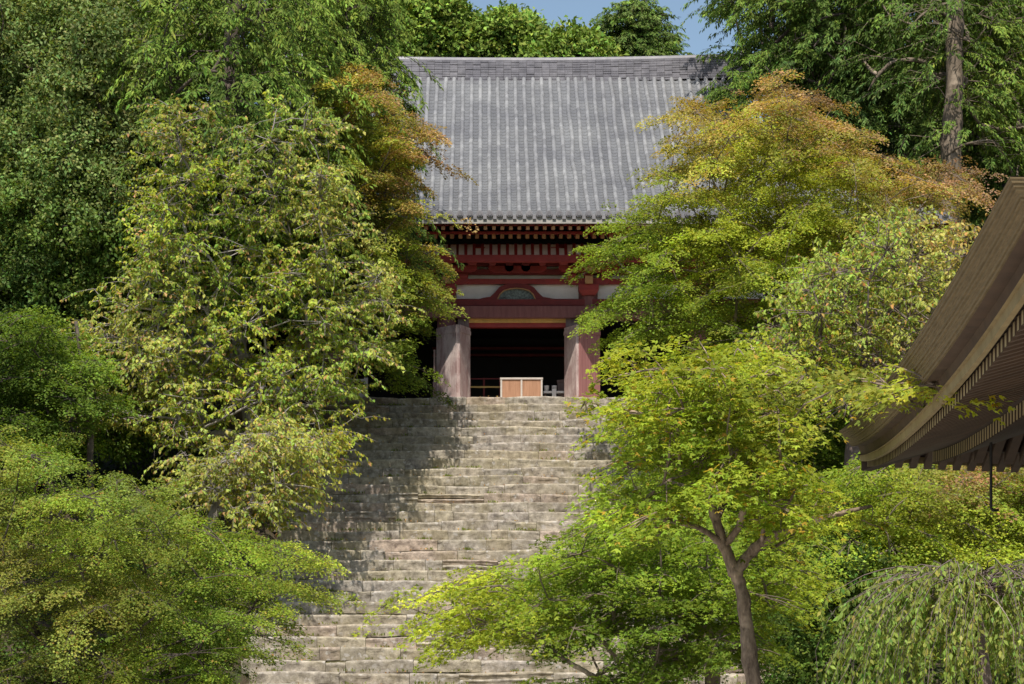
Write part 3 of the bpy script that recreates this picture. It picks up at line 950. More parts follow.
    for (u0, v0, u1, v1) in ((ins, ins, ins, L - ins), (W_ - ins, ins, W_ - ins, L - ins), (ins, L - ins, W_ - ins, L - ins), (ins, ins, W_ - ins, ins)):
        d = np.array([u1 - u0, v1 - v0]); d = d / np.linalg.norm(d) * 0.0
        a = 0.04
        lo = [g(u0 - a, v0 - a, 0.4), g(u1 + a, v0 - a, 0.4), g(u1 + a, v1 + a, 0.4), g(u0 - a, v1 + a, 0.4)]
        hi = [(x, y, ZC - 0.3) for x, y, z in lo]
        b.hexa(lo + hi)
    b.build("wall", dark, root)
    for (u, v) in [(ins, ins), (ins, L / 2), (ins, L - ins), (W_ / 2, L - ins), (W_ - ins, L - ins), (W_ - ins, ins), (W_ / 2, ins)]:
        b = MB(); p = g(u, v, 0); b.lathe([(0.17, 0.3), (0.17, ZC - 0.3)], (p[0], p[1], 0), 16); b.build("post", wood, root)
    b = MB(); a = 0.5
    lo = [g(ins - a, ins - a, -0.2), g(W_ - ins + a, ins - a, -0.2), g(W_ - ins + a, L - ins + a, -0.2), g(ins - a, L - ins + a, -0.2)]
    b.hexa(lo + [(x, y, 0.38) for x, y, z in lo]); b.build("plinth", M['granite'], root)
    for w0 in (1.55, 1.95):
        b = MB()
        def bar(u0, v0, u1, v1, z0, z1):
            b.hexa([g(u0, v0, z0), g(u1, v0, z0), g(u1, v1, z0), g(u0, v1, z0), g(u0, v0, z1), g(u1, v0, z1), g(u1, v1, z1), g(u0, v1, z1)])
        zz = ZC - 0.42 if w0 < 1.7 else ZC - 0.36
        hh = 0.16
        bar(w0, w0, w0 + 0.14, L - w0, zz, zz + hh)
        bar(W_ - w0 - 0.14, w0, W_ - w0, L - w0, zz, zz + hh)
        bar(w0 + 0.141, L - w0 - 0.14, W_ - w0 - 0.141, L - w0, zz, zz + hh)
        bar(w0 + 0.141, w0, W_ - w0 - 0.141, w0 + 0.14, zz, zz + hh)
        b.build("eave_beam", wood, root)
    # iron rod hanging from the far eave
    p0 = P(991, 405, 15.2); p1 = P(991, 508, 15.2)
    b = MB(); b.tube([p0, p1], 0.011, 6)
    b.tube([p1, p1 + np.array([0.02, 0, -0.02]), p1 + np.array([0.06, 0, -0.015])], 0.012, 6)
    top = ZC - 0.2
    b.tube([p0, (p0[0], p0[1], top)], 0.011, 6)
    tag(b.build("hanging_rod", M['iron'], loc=(p0[0], p0[1], top)), "thin dark iron rod hanging straight down from the pavilion eave", "rod")
pav()

# ------------------------------------------------------------------ trees
LEAF = leaf_mat("maple leaf", 0.45, 0.5)
LEAF_G = leaf_mat("glossy leaf", 0.3, 0.5)
NEEDLE = leaf_mat("conifer spray", 0.15, 0.6)
BARK = bark_mat("maple bark", (0.10, 0.075, 0.05), (0.23, 0.18, 0.13))
BARK_L = bark_mat("sunlit maple bark", (0.075, 0.048, 0.032), (0.36, 0.27, 0.19), 26)
BARK_G = bark_mat("grey bark", (0.17, 0.145, 0.125), (0.36, 0.32, 0.29), 6)
BARK_D = bark_mat("dark bark", (0.045, 0.035, 0.028), (0.12, 0.09, 0.07))
BARK_C = bark_mat("cherry bark", (0.12, 0.085, 0.075), (0.25, 0.19, 0.17))

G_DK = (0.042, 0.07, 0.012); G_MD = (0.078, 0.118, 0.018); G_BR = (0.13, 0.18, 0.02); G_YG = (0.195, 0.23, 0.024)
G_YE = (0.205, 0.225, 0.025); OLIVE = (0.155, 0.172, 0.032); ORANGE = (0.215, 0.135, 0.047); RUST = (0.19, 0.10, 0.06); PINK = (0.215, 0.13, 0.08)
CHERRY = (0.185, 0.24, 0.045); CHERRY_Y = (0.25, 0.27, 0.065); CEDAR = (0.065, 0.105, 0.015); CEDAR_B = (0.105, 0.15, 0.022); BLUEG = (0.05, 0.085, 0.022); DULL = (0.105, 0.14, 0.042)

def in_poly(p, poly):
    x, y = p[:, 0], p[:, 1]
    ins = np.zeros(len(p), bool)
    n = len(poly)
    for i in range(n):
        x1, y1 = poly[i]; x2, y2 = poly[(i + 1) % n]
        c = ((y1 > y) != (y2 > y)) & (x < (x2 - x1) * (y - y1) / (y2 - y1 + 1e-12) + x1)
        ins ^= c
    return ins

def crown_points(r, poly, d0, T, n, front=0.15, inset=0.0):
    """centres of leaf layers spread through the depth of a crown with this outline"""
    poly = np.array(poly, float)
    lo, hi = poly.min(0), poly.max(0)
    cx, hw = (lo[0] + hi[0]) / 2, (hi[0] - lo[0]) / 2
    out = []
    cand_n = 9
    A_, B_ = poly, np.roll(poly, -1, axis=0)
    def edge(c):
        ab = B_ - A_; t = ((c[:, None] - A_[None]) * ab).sum(2) / ((ab ** 2).sum(1) + 1e-9)
        q = A_[None] + np.clip(t, 0, 1)[:, :, None] * ab[None]
        return np.linalg.norm(c[:, None] - q, axis=2).min(1)
    while len(out) < n:
        c = r.uniform(lo, hi, (300, 2)); c = c[in_poly(c, poly)]; c = c[edge(c) > inset * r.uniform(0.5, 1.3, len(c))][:cand_n]
        if len(c) == 0: continue
        l = np.clip(np.abs(c[:, 0] - cx) / hw, 0, 0.95)
        dep = d0 + T * np.sqrt(1 - l * l) * (r.uniform(-1, 1, len(c)) - front)
        w = np.stack([(c[:, 0] - PX0) * dep / F, dep, EYE + (PY0 - c[:, 1]) * dep / F], 1)
        if out:
            o = np.array(out)
            dist = np.min(np.linalg.norm((w[:, None] - o[None]) * np.array([1, 0.75, 1.5]), axis=2), axis=1)
            out.append(w[np.argmax(dist)])
        else:
            out.append(w[0])
    return np.array(out)

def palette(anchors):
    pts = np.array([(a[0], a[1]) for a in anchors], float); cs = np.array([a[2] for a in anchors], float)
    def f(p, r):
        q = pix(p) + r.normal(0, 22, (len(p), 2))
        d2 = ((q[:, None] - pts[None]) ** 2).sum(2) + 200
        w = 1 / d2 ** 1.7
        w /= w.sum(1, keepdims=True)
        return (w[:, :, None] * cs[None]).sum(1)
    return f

class Skeleton:
    def __init__(s, trunk, rng_):
        s.r = rng_
        s.pos = []; s.par = []; s.minr = []; s.cnt = []
        s.chains = []
        ch = []
        for i, (x, y, z, rad) in enumerate(trunk):
            s.pos.append(np.array([x, y, z], float)); s.par.append(i - 1); s.minr.append(rad); s.cnt.append(0)
            ch.append(i)
        s.chains.append(ch)
        s.ntrunk = len(trunk)
        s.first = max(1, int(len(trunk) * 0.25))
    def attach(s, c, rise=0.9, wig=0.10, seg=0.55, stop=1.0):
        pos = np.array(s.pos)
        dv = c - pos
        dist = np.linalg.norm(dv, axis=1)
        hor = np.linalg.norm(dv[:, :2], axis=1)
        cost = dist + np.maximum(0, hor * 0.25 - dv[:, 2]) * rise
        cost[:s.first] += 50
        k = int(np.argmin(cost))
        p0 = pos[k]; d = c - p0; ln = np.linalg.norm(d)
        n = max(2, int(ln / seg))
        up = np.array([0, 0, 1.0])
        pd = p0 - pos[s.par[k]] if s.par[k] >= 0 else up
        pd = pd / (np.linalg.norm(pd) + 1e-9)
        m = p0 + d * 0.45 + (pd * 0.35 + up * 0.18) * ln * 0.35
        ch = [k]; last = k
        for i in range(1, n + 1):
            t = i / n * stop
            q = (1 - t) ** 2 * p0 + 2 * t * (1 - t) * m + t * t * c
            if i < n: q = q + s.r.normal(0, wig * ln * 0.25 / math.sqrt(n), 3)
            s.pos.append(q); s.par.append(last); s.minr.append(0); s.cnt.append(0)
            last = len(s.pos) - 1; ch.append(last)
        s.chains.append(ch)
        j = last
        while j >= 0:
            s.cnt[j] += 1; j = s.par[j]
        return last
    def radii(s, twig, power):
        return np.maximum(np.array(s.minr), twig * np.maximum(1, np.array(s.cnt)) ** power)
    def wood(s, mb, twig=0.012, power=0.5):
        rad = s.radii(twig, power)
        for ci, ch in enumerate(s.chains):
            p = np.array([s.pos[i] for i in ch]); rr_ = np.array([rad[i] for i in ch])
            if ci and len(rr_) > 1:
                rr_[0] = min(rr_[0], rr_[1] * 1.15)
                rr_[-1] *= 0.6
            if ci == 0:
                rr_ = rr_.copy()
                for i in range(1, len(rr_)): rr_[i] = min(rr_[i], rr_[i - 1])
            if rr_.max() > 0.028 and len(p) > 2:
                tt = np.arange(len(p)); m_ = (len(p) - 1) * 5 + 1; t2 = np.linspace(0, len(p) - 1, m_)
                i = np.minimum(t2.astype(int), len(p) - 2); f = (t2 - i)[:, None]
                pm, pn = p[np.maximum(i - 1, 0)], p[np.minimum(i + 2, len(p) - 1)]
                a_, b_ = p[i], p[i + 1]
                q = 0.5 * (2 * a_ + (b_ - pm) * f + (2 * pm - 5 * a_ + 4 * b_ - pn) * f ** 2 + (3 * a_ - pm - 3 * b_ + pn) * f ** 3)
                r2 = np.interp(t2, tt, rr_)
                q[1:-1] += s.r.normal(0, 0.07, (m_ - 2, 3)) * r2[1:-1, None]
                r2 = r2 * (1 + 0.09 * np.sin(t2 * 4.1 + ci) * np.sin(t2 * 1.7)) * np.exp(s.r.normal(0, 0.03, m_))
                n_ = 12 if r2.max() > 0.05 else 7
                mb.tube(q, r2, n_)
                v = mb.v[-1]; w = np.repeat(q, n_, axis=0)
                mb.v[-1] = w + (v - w) * np.exp(s.r.normal(0, 0.06, (len(v), 1)))
            else:
                mb.tube(p, rr_, 6 if rr_.max() > 0.03 else 4)

def unit(v): return v / (np.linalg.norm(v, axis=-1, keepdims=True) + 1e-9)

class Leaves:
    def __init__(s): s.v = []; s.c = []; s.n = 0
    def add(s, c, axis, nrm, Ls, Ws, col, fold=0.18, star=False):
        """folded kite leaves: c is where the stalk ends"""
        a = unit(axis); b = unit(np.cross(nrm, a)); n = np.cross(a, b)
        Ls = np.broadcast_to(Ls, (len(c),))[:, None]; Ws = np.broadcast_to(Ws, (len(c),))[:, None]
        lobes = [(0.0, 1.0)]
        if star: lobes = [(0.0, 1.0), (0.95, 0.85), (-0.95, 0.85)]
        for ang, k in lobes:
            a2 = a * math.cos(ang) + b * math.sin(ang); b2 = -a * math.sin(ang) + b * math.cos(ang)
            wid = Ws * (0.46 if star else 1.0) * k
            ln = Ls * k
            base = c
            mid = c + a2 * ln * 0.48
            v = np.stack([base, mid + b2 * wid * 0.5 + n * wid * fold, c + a2 * ln - n * ln * 0.12, mid - b2 * wid * 0.5 + n * wid * fold], 1)
            s.v.append(v.reshape(-1, 3)); s.c.append(np.repeat(col, 4, axis=0)); s.n += len(c)
    def build(s, name, mat, parent):
        V = np.concatenate(s.v) - world_loc(parent); C = np.concatenate(s.c)
        nq = len(V) // 4
        me = bpy.data.meshes.new(name)
        me.vertices.add(len(V)); me.vertices.foreach_set("co", V.astype(np.float32).ravel())
        me.loops.add(nq * 4); me.loops.foreach_set("vertex_index", np.arange(nq * 4, dtype=np.int32))
        me.polygons.add(nq)
        me.polygons.foreach_set("loop_start", np.arange(0, nq * 4, 4, dtype=np.int32))
        me.polygons.foreach_set("loop_total", np.full(nq, 4, np.int32))
        ca = me.attributes.new("Col", 'FLOAT_COLOR', 'POINT')
        ca.data.foreach_set("color", np.concatenate([C, np.ones((len(C), 1))], 1).astype(np.float32).ravel())
        me.materials.append(mat)
        me.update(calc_edges=True)
        o = bpy.data.objects.new(name, me); COL.objects.link(o)
        if parent is not None: o.parent = parent
        return o

TOTAL = [0]
SUNV = np.array(to_sun)
def jitter_col(r, col, amt=0.20, hue=0.07):
    n = len(col)
    v = np.exp(r.normal(0, amt, (n, 1)))
    h = r.normal(0, hue, (n, 1))
    out = col * v * 1.85
    out[:, 0:1] *= np.exp(h); out[:, 1:2] *= np.exp(-0.3 * h)
    return np.clip(out, 0.004, 0.75)

def fill_maple(r, lv, c, axis_xy, size, flat, nsp, nleaf, L, pal, star=False, twigs=None, spr=0.30, tilt=0.20, padjit=0.22, autumn=None):
    """one leaf layer: flat sprays fanning from c, tips drooping"""
    n = nsp
    ang = r.uniform(0, 2 * math.pi, n); rad = np.sqrt(r.uniform(0.02, 1, n)) * size * r.uniform(0.8, 1.15)
    out = np.array([c[0] - axis_xy[0], c[1] - axis_xy[1]]); ol = np.linalg.norm(out) + 1e-6; out = out / ol
    size = size * r.uniform(0.6, 1.25)
    rot = r.normal(0, 0.5); out = np.array([out[0] * math.cos(rot) - out[1] * math.sin(rot), out[0] * math.sin(rot) + out[1] * math.cos(rot)])
    sl = min(0.45, tilt + 0.025 * ol) + r.normal(0, 0.16)
    along = r.uniform(1.2, 2.0)
    off = np.stack([np.cos(ang) * rad, np.sin(ang) * rad, np.zeros(n)], 1)
    off[:, :2] += out[None] * ((off[:, 0] * out[0] + off[:, 1] * out[1]) * (along - 1))[:, None] - np.array([-out[1], out[0]])[None] * ((-off[:, 0] * out[1] + off[:, 1] * out[0]) * (1 - 1 / along))[:, None]
    off[:, 2] = -(off[:, 0] * out[0] + off[:, 1] * out[1]) * sl - 0.22 * (rad / size) ** 2 * size * 0.6 + r.normal(0, flat, n)
    S = c + off
    sn = unit(np.stack([out[0] * sl + 0.35 * np.cos(ang) * rad / size, out[1] * sl + 0.35 * np.sin(ang) * rad / size, np.ones(n)], 1) + r.normal(0, 0.16, (n, 3)))
    sd = unit(np.stack([np.cos(ang), np.sin(ang), -0.15 * np.ones(n)], 1))
    if twigs is not None:
        for i in range(0, n, 3):
            twigs.tube([c, (c + S[i]) / 2 + np.array([0, 0, 0.05]) * size, S[i]], [0.010, 0.007, 0.004], 3, cap=False)
    m = nleaf
    k = n * m
    a2 = r.uniform(0, 2 * math.pi, k); r2 = np.sqrt(r.uniform(0, 1, k)) * spr * np.repeat(r.uniform(0.6, 1.2, n), m)
    Sn = np.repeat(sn, m, axis=0)
    e1 = unit(np.cross(Sn, np.repeat(sd, m, axis=0))); e2 = np.cross(e1, Sn)
    Q = np.repeat(S, m, axis=0) + e1 * (np.cos(a2) * r2)[:, None] + e2 * (np.sin(a2) * r2)[:, None] + Sn * r.normal(0, spr * 0.10, k)[:, None]
    Q[:, 2] -= 0.25 * (r2 / spr) ** 2 * spr
    ax = unit(np.repeat(sd, m, axis=0) + e1 * np.cos(a2)[:, None] * 0.9 + e2 * np.sin(a2)[:, None] * 0.9 + r.normal(0, 0.35, (k, 3)))
    nn = unit(Sn * 0.8 + SUNV * 0.75 + r.normal(0, 0.4, (k, 3)))
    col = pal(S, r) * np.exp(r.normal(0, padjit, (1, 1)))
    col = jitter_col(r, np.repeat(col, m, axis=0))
    if autumn is not None:
        msk = r.uniform(0, 1, k) < autumn[0]
        col[msk] = jitter_col(r, np.tile(np.array(autumn[1]), (msk.sum(), 1)))
    sz = L * r.uniform(0.7, 1.25, k)
    lv.add(Q, ax, nn, sz, sz * (1.0 if star else 0.82), col, star=star)

def fill_cherry(r, lv, c, axis_xy, size, nsp, nleaf, L, pal, twigs=None, droop=0.8, length=0.7, up=0.25, autumn=(0.07, (0.30, 0.18, 0.08)), wr=0.5):
    """arching twigs hung with drooping oval leaves"""
    out = np.array([c[0] - axis_xy[0], c[1] - axis_xy[1], 0]); out = out / (np.linalg.norm(out) + 1e-6)
    n = nsp
    d = unit(r.normal(0, 0.75, (n, 3)) * np.array([1, 1, 0.5]) + out * 0.55 + np.array([0, 0, up]))
    st = c + r.normal(0, size * 0.38, (n, 3)) * np.array([1, 1, 0.75])
    ln = length * r.uniform(0.5, 1.3, n)
    t = np.sort(r.uniform(0.05, 1, (n, nleaf)), axis=1)
    sag = -0.35 * (t ** 2) * ln[:, None]
    Q = st[:, None] + d[:, None] * (t * ln[:, None])[:, :, None]
    Q[:, :, 2] += sag
    if twigs is not None:
        for i in range(n):
            tt = np.array([0, 0.5, 1.0])
            p = st[i] + d[i] * (tt * ln[i])[:, None]; p[:, 2] -= 0.35 * tt ** 2 * ln[i]
            twigs.tube(np.vstack([c + (st[i] - c) * 0.1, p]), [0.012, 0.009, 0.006, 0.003], 3, cap=False)
    k = n * nleaf
    Q = Q.reshape(-1, 3) + r.normal(0, 0.02, (k, 3))
    side = unit(np.cross(np.repeat(d, nleaf, axis=0), np.array([0, 0, 1.0])))
    sgn = np.where(r.uniform(0, 1, k) < 0.5, -1, 1)[:, None]
    ax = unit(side * sgn * 0.6 + np.repeat(d, nleaf, axis=0) * 0.4 + np.array([0, 0, -droop]) + r.normal(0, 0.3, (k, 3)))
    nn = unit(SUNV * 1.0 + side * sgn * 0.4 + r.normal(0, 0.45, (k, 3)))
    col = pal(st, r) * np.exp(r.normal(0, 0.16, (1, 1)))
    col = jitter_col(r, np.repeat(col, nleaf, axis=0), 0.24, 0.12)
    if autumn:
        msk = r.uniform(0, 1, k) < autumn[0]
        col[msk] = jitter_col(r, np.tile(np.array(autumn[1]), (msk.sum(), 1)), 0.3)
    sz = L * r.uniform(0.65, 1.25, k)
    lv.add(Q, ax, nn, sz, sz * wr, col)

def fill_bushy(r, lv, c, size, nsp, nleaf, L, pal, flat=0.75, wr=0.55):
    """rounded clump of many small leaves facing outwards"""
    n = nsp
    o = unit(r.normal(0, 1, (n, 3))) * np.array([1, 1, flat])
    S = c + o * size * (r.uniform(0.3, 1, n) ** 0.5)[:, None]
    k = n * nleaf
    Q = np.repeat(S, nleaf, axis=0) + r.normal(0, size * 0.13, (k, 3))
    on = np.repeat(o, nleaf, axis=0)
    ax = unit(on * 0.7 + r.normal(0, 0.7, (k, 3)))
    nn = unit(on * 0.5 + SUNV * 0.8 + r.normal(0, 0.5, (k, 3)))
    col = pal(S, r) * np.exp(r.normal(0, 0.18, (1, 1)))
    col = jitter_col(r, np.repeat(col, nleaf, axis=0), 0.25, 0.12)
    sz = L * r.uniform(0.65, 1.3, k)
    lv.add(Q, ax, nn, sz, sz * wr, col)

def fill_conifer(r, lv, c, axis_xy, size, nsp, nleaf, L, pal, droop=0.5, twigs=None, wr=0.30):
    """drooping plume: flat fans of scale leaves strung along a side branch"""
    out = np.array([c[0] - axis_xy[0], c[1] - axis_xy[1], 0]); out = out / (np.linalg.norm(out) + 1e-6)
    n = nsp
    d = unit(out + r.normal(0, 0.55, (n, 3)) * np.array([1, 1, 0.35]) + np.array([0, 0, -0.1]))
    st = c + r.normal(0, size * 0.45, (n, 3)) * np.array([1, 1, 0.6])
    ln = size * r.uniform(0.5, 1.1, n)
    if twigs is not None:
        for i in range(0, n, 2):
            twigs.tube([c - out * size * 0.6, st[i], st[i] + d[i] * ln[i] * 0.8 - np.array([0, 0, droop * 0.5 * ln[i]])], [0.015, 0.01, 0.004], 3, cap=False)
    t = r.uniform(0, 1, (n, nleaf))
    Q = st[:, None] + d[:, None] * (t * ln[:, None])[:, :, None]
    Q[:, :, 2] -= droop * t ** 1.6 * ln[:, None]
    k = n * nleaf
    D = np.repeat(d, nleaf, axis=0)
    side = unit(np.cross(D, np.array([0, 0, 1.0])))
    w = r.uniform(-1, 1, k)[:, None] * (1 - t.reshape(-1, 1) * 0.6)
    Q = Q.reshape(-1, 3) + side * w * 0.16 * np.repeat(ln, nleaf)[:, None] + r.normal(0, 0.03, (k, 3))
    ax = unit(D * 0.6 + side * np.sign(w) * 0.55 + np.array([0, 0, -1]) * (0.35 + droop * t.reshape(-1, 1)) + r.normal(0, 0.3, (k, 3)))
    nn = unit(SUNV * 0.9 + r.normal(0, 0.5, (k, 3)) + D * 0.3)
    col = pal(st, r) * np.exp(r.normal(0, 0.2, (1, 1)))
    col = jitter_col(r, np.repeat(col, nleaf, axis=0), 0.25, 0.1)
    sz = L * r.uniform(0.6, 1.3, k)
    lv.add(Q, ax, nn, sz, sz * wr, col, fold=0.1)

def trunk_line(r, base, top, r0, r1, n=8, bend=0.05):
    base = np.array(base, float); top = np.array(top, float)
    ln = np.linalg.norm(top - base)
    pts = []
    off = np.zeros(3)
    for i in range(n + 1):
        t = i / n
        off = off * 0.7 + r.normal(0, bend * ln / n, 3) * np.array([1, 1, 0.2]) * (0 < i)
        p = base * (1 - t) + top * t + off
        pts.append((*p, r0 * (1 - t) ** 0.8 + r1 * t + (0.35 * r0 if i == 0 else 0)))
    return pts

def ground_at(px, d, sink=0.15):
    x = (px - PX0) * d / F
    return np.array([x, d, float(H(x, d)) - sink])

def tree(name, label, cat, group, seed, base, trunk, poly, d0, T, npads, style, pal, kw, bark, leafmat, twig=0.012, power=0.5, extra=(), stop=0.93, limbs=(), twigs=True, front=0.15, rise=0.9, first=None, wig=0.10):
    r = np.random.default_rng(seed)
    root = empty(name, tuple(base), label, cat, group)
    mb = MB(); lv = Leaves()
    sk = Skeleton(trunk, r)
    if first is not None: sk.first = first
    for at, lb in limbs:
        ch = [at]; last = at
        for x_, y_, z_, q_ in lb:
            sk.pos.append(np.array([x_, y_, z_])); sk.par.append(last); sk.minr.append(q_); sk.cnt.append(0)
            last = len(sk.pos) - 1; ch.append(last)
        sk.chains.append(ch)
    pads = crown_points(r, poly, d0, T, npads, front, kw['size'] * F / d0 * 0.62)
    if len(extra): pads = np.vstack([pads, np.array(extra)])
    npads0 = len(pads)
    if style in (s_maple, s_cherry, s_conifer):
        pads = np.vstack([pads, crown_points(r, poly, d0, T, int(npads * 0.7), front, 0.0)])
    small = dict(kw); small['size'] = kw['size'] * 0.5; small['nsp'] = max(4, int(kw['nsp'] * 0.42))
    if 'length' in kw: small['length'] = kw['length'] * 0.8
    small_ids = set(range(npads0, len(pads)))
    ax = np.array(trunk[len(trunk) // 2][:2])
    order = np.argsort(np.linalg.norm(pads[:, :2] - ax, axis=1) + 0.4 * np.abs(pads[:, 2] - trunk[len(trunk) // 2][2]))
    tw = MB() if twigs else None
    for oi in order:
        c = pads[oi]
        sk.attach(c, rise=rise, stop=stop, wig=wig)
        style(r, lv, c, ax, pal=pal, twigs=mb if twigs else None, **(small if oi in small_ids else kw))
    sk.wood(mb, twig, power)
    mb.build("trunk", bark, root, smooth=True)
    lv.build("crown", leafmat, root)
    TOTAL[0] += lv.n
    return root

def s_maple(r, lv, c, ax, pal, twigs, **k): fill_maple(r, lv, c, ax, pal=pal, twigs=twigs, **k)
def s_cherry(r, lv, c, ax, pal, twigs, **k): fill_cherry(r, lv, c, ax, pal=pal, twigs=twigs, **k)
def s_bushy(r, lv, c, ax, pal, twigs, **k): fill_bushy(r, lv, c, pal=pal, **k)
def s_conifer(r, lv, c, ax, pal, twigs, **k): fill_conifer(r, lv, c, ax, pal=pal, twigs=twigs, **k)

def line(*pts):
    """trunk through picture points given as px, py, distance, radius"""
    return [(*P(a, b, d), rr_) for a, b, d, rr_ in pts]

# --- left side -------------------------------------------------------------
r0 = np.random.default_rng(1)
# tall cedar with hanging plumes
bs = ground_at(232, 54)
tree("cedar_tree", "tall dark cedar with hanging green plumes, behind the yellowing cherry on the left", "tree", None, 11, bs,
     trunk_line(r0, bs, P(235, -90, 54), 0.42, 0.12, 12, 0.02),
     [(120, -70), (330, -70), (340, 40), (350, 130), (345, 250), (300, 320), (180, 320), (120, 200), (105, 80)], 54, 4.2, 120, s_conifer,
     palette([(150, 20, CEDAR_B), (200, 60, CEDAR), (250, 30, G_MD), (310, 60, CEDAR_B), (330, 160, CEDAR_B), (300, 200, CEDAR), (220, 110, G_DK), (180, 260, G_DK)]),
     dict(size=1.15, nsp=13, nleaf=60, L=0.161, droop=0.75), BARK_D, NEEDLE, 0.02, 0.45)
bs = ground_at(312, 58.2)
tree("cedar_tree", "slender bright green cedar whose plumes overlap the left edge of the hall roof", "tree", None, 12, bs,
     trunk_line(r0, bs, P(345, -90, 58.2), 0.36, 0.12, 12, 0.02),
     [(290, -70), (385, -70), (395, 0), (400, 60), (406, 130), (405, 200), (415, 250), (390, 290), (320, 280), (300, 150)], 58.0, 2.0, 80, s_conifer,
     palette([(400, 20, CEDAR), (370, 20, CEDAR_B), (390, 80, G_MD), (340, 100, CEDAR_B), (420, 170, CEDAR), (380, 200, CEDAR), (400, 260, G_DK)]),
     dict(size=0.95, nsp=12, nleaf=60, L=0.149, droop=0.75), BARK_D, NEEDLE, 0.02, 0.45)
# dull evergreen at the top left
bs = ground_at(20, 52.5)
tree("evergreen_oak", "broad dull green evergreen with tiny leaves filling the upper left corner", "tree", None, 13, bs,
     trunk_line(r0, bs, P(50, -40, 52.5), 0.36, 0.1, 10, 0.04),
     [(-70, -60), (90, -50), (135, 30), (160, 110), (150, 190), (165, 260), (110, 300), (-70, 310)], 52.5, 2.6, 125, s_bushy,
     palette([(30, 40, DULL), (100, 60, DULL), (130, 130, (0.12, 0.145, 0.05)), (60, 170, (0.10, 0.135, 0.04)), (30, 230, (0.08, 0.12, 0.025)), (120, 250, G_DK)]),
     dict(size=0.95, nsp=46, nleaf=26, L=0.115), BARK_D, LEAF_G, 0.018, 0.45)
# dark understory trees at the left edge
bs = ground_at(50, 52)
tree("evergreen_shrub", "shaded deep green evergreen below the dull oak at the left edge", "shrub", None, 14, bs,
     trunk_line(r0, bs, P(50, 300, 52), 0.14, 0.05, 7, 0.06),
     [(-60, 260), (40, 250), (120, 265), (170, 340), (170, 420), (120, 460), (-60, 480)], 52, 1.8, 90, s_bushy,
     palette([(0, 280, BLUEG), (60, 330, G_DK), (130, 300, G_MD), (30, 400, G_DK), (150, 380, G_MD)]),
     dict(size=0.7, nsp=36, nleaf=22, L=0.12), BARK_D, LEAF_G, 0.014, 0.45)
bs = ground_at(90, 45)
tree("maple_tree", "small fresh green maple growing in the shade of the evergreens at far left", "tree", "maples by the stairs", 15, bs,
     trunk_line(r0, bs, P(80, 320, 45), 0.09, 0.04, 7, 0.08),
     [(-50, 330), (20, 300), (70, 320), (110, 345), (120, 400), (90, 440), (-50, 450)], 44.5, 1.6, 42, s_maple,
     palette([(20, 300, G_MD), (100, 280, G_BR), (220, 320, G_BR), (60, 380, G_MD), (0, 380, G_DK)]),
     dict(size=0.75, flat=0.10, nsp=26, nleaf=34, L=0.0680), BARK_D, LEAF, 0.009, 0.5)
# yellowing cherry
bs = ground_at(262, 51)
tree("cherry_tree", "yellowing cherry with drooping leaves and bare grey twigs, left of the stairs", "tree", None, 16, bs,
     line((262, 470, 51, 0.30), (255, 440, 51, 0.24), (250, 400, 50.8, 0.21), (240, 350, 50.7, 0.18), (232, 300, 50.5, 0.14), (228, 250, 50.5, 0.10), (225, 190, 50.5, 0.06)),
     [(150, 110), (195, 95), (250, 110), (300, 100), (335, 140), (330, 190), (350, 230), (385, 265), (405, 300), (390, 340), (370, 380), (335, 400), (330, 440), (250, 430), (200, 450), (150, 440), (60, 430), (40, 370), (90, 310), (140, 260), (135, 200)], 49.8, 2.8, 150, s_cherry,
     palette([(170, 120, OLIVE), (260, 120, CHERRY), (230, 200, CHERRY), (180, 190, G_YG), (320, 200, CHERRY_Y), (270, 260, G_YG), (370, 290, CHERRY_Y), (330, 330, CHERRY), (200, 280, CHERRY), (150, 340, CHERRY_Y), (90, 380, OLIVE), (250, 360, G_YG), (300, 400, CHERRY)]),
     dict(size=0.8, nsp=19, nleaf=19, L=0.118, length=0.85, up=0.35, wr=0.55), BARK_G, LEAF, 0.013, 0.5, stop=0.95)
bs = ground_at(210, 46.5)
tree("cherry_tree", "low cherry branching out over the stair edge below the taller yellowing cherry", "tree", None, 17, bs,
     line((205, 545, 46.5, 0.16), (215, 510, 46.5, 0.13), (228, 475, 46.4, 0.10), (240, 450, 46.4, 0.07)),
     [(165, 465), (215, 440), (270, 410), (325, 425), (365, 405), (345, 440), (350, 460), (320, 470), (325, 490), (290, 505), (280, 530), (225, 520), (180, 500)], 46.8, 1.7, 50, s_cherry,
     palette([(200, 480, CHERRY_Y), (270, 440, CHERRY_Y), (350, 420, G_YE), (300, 490, CHERRY_Y), (240, 510, OLIVE)]),
     dict(size=0.6, nsp=14, nleaf=17, L=0.115, length=0.8, wr=0.55), BARK_G, LEAF, 0.011, 0.5, stop=0.95, first=1)
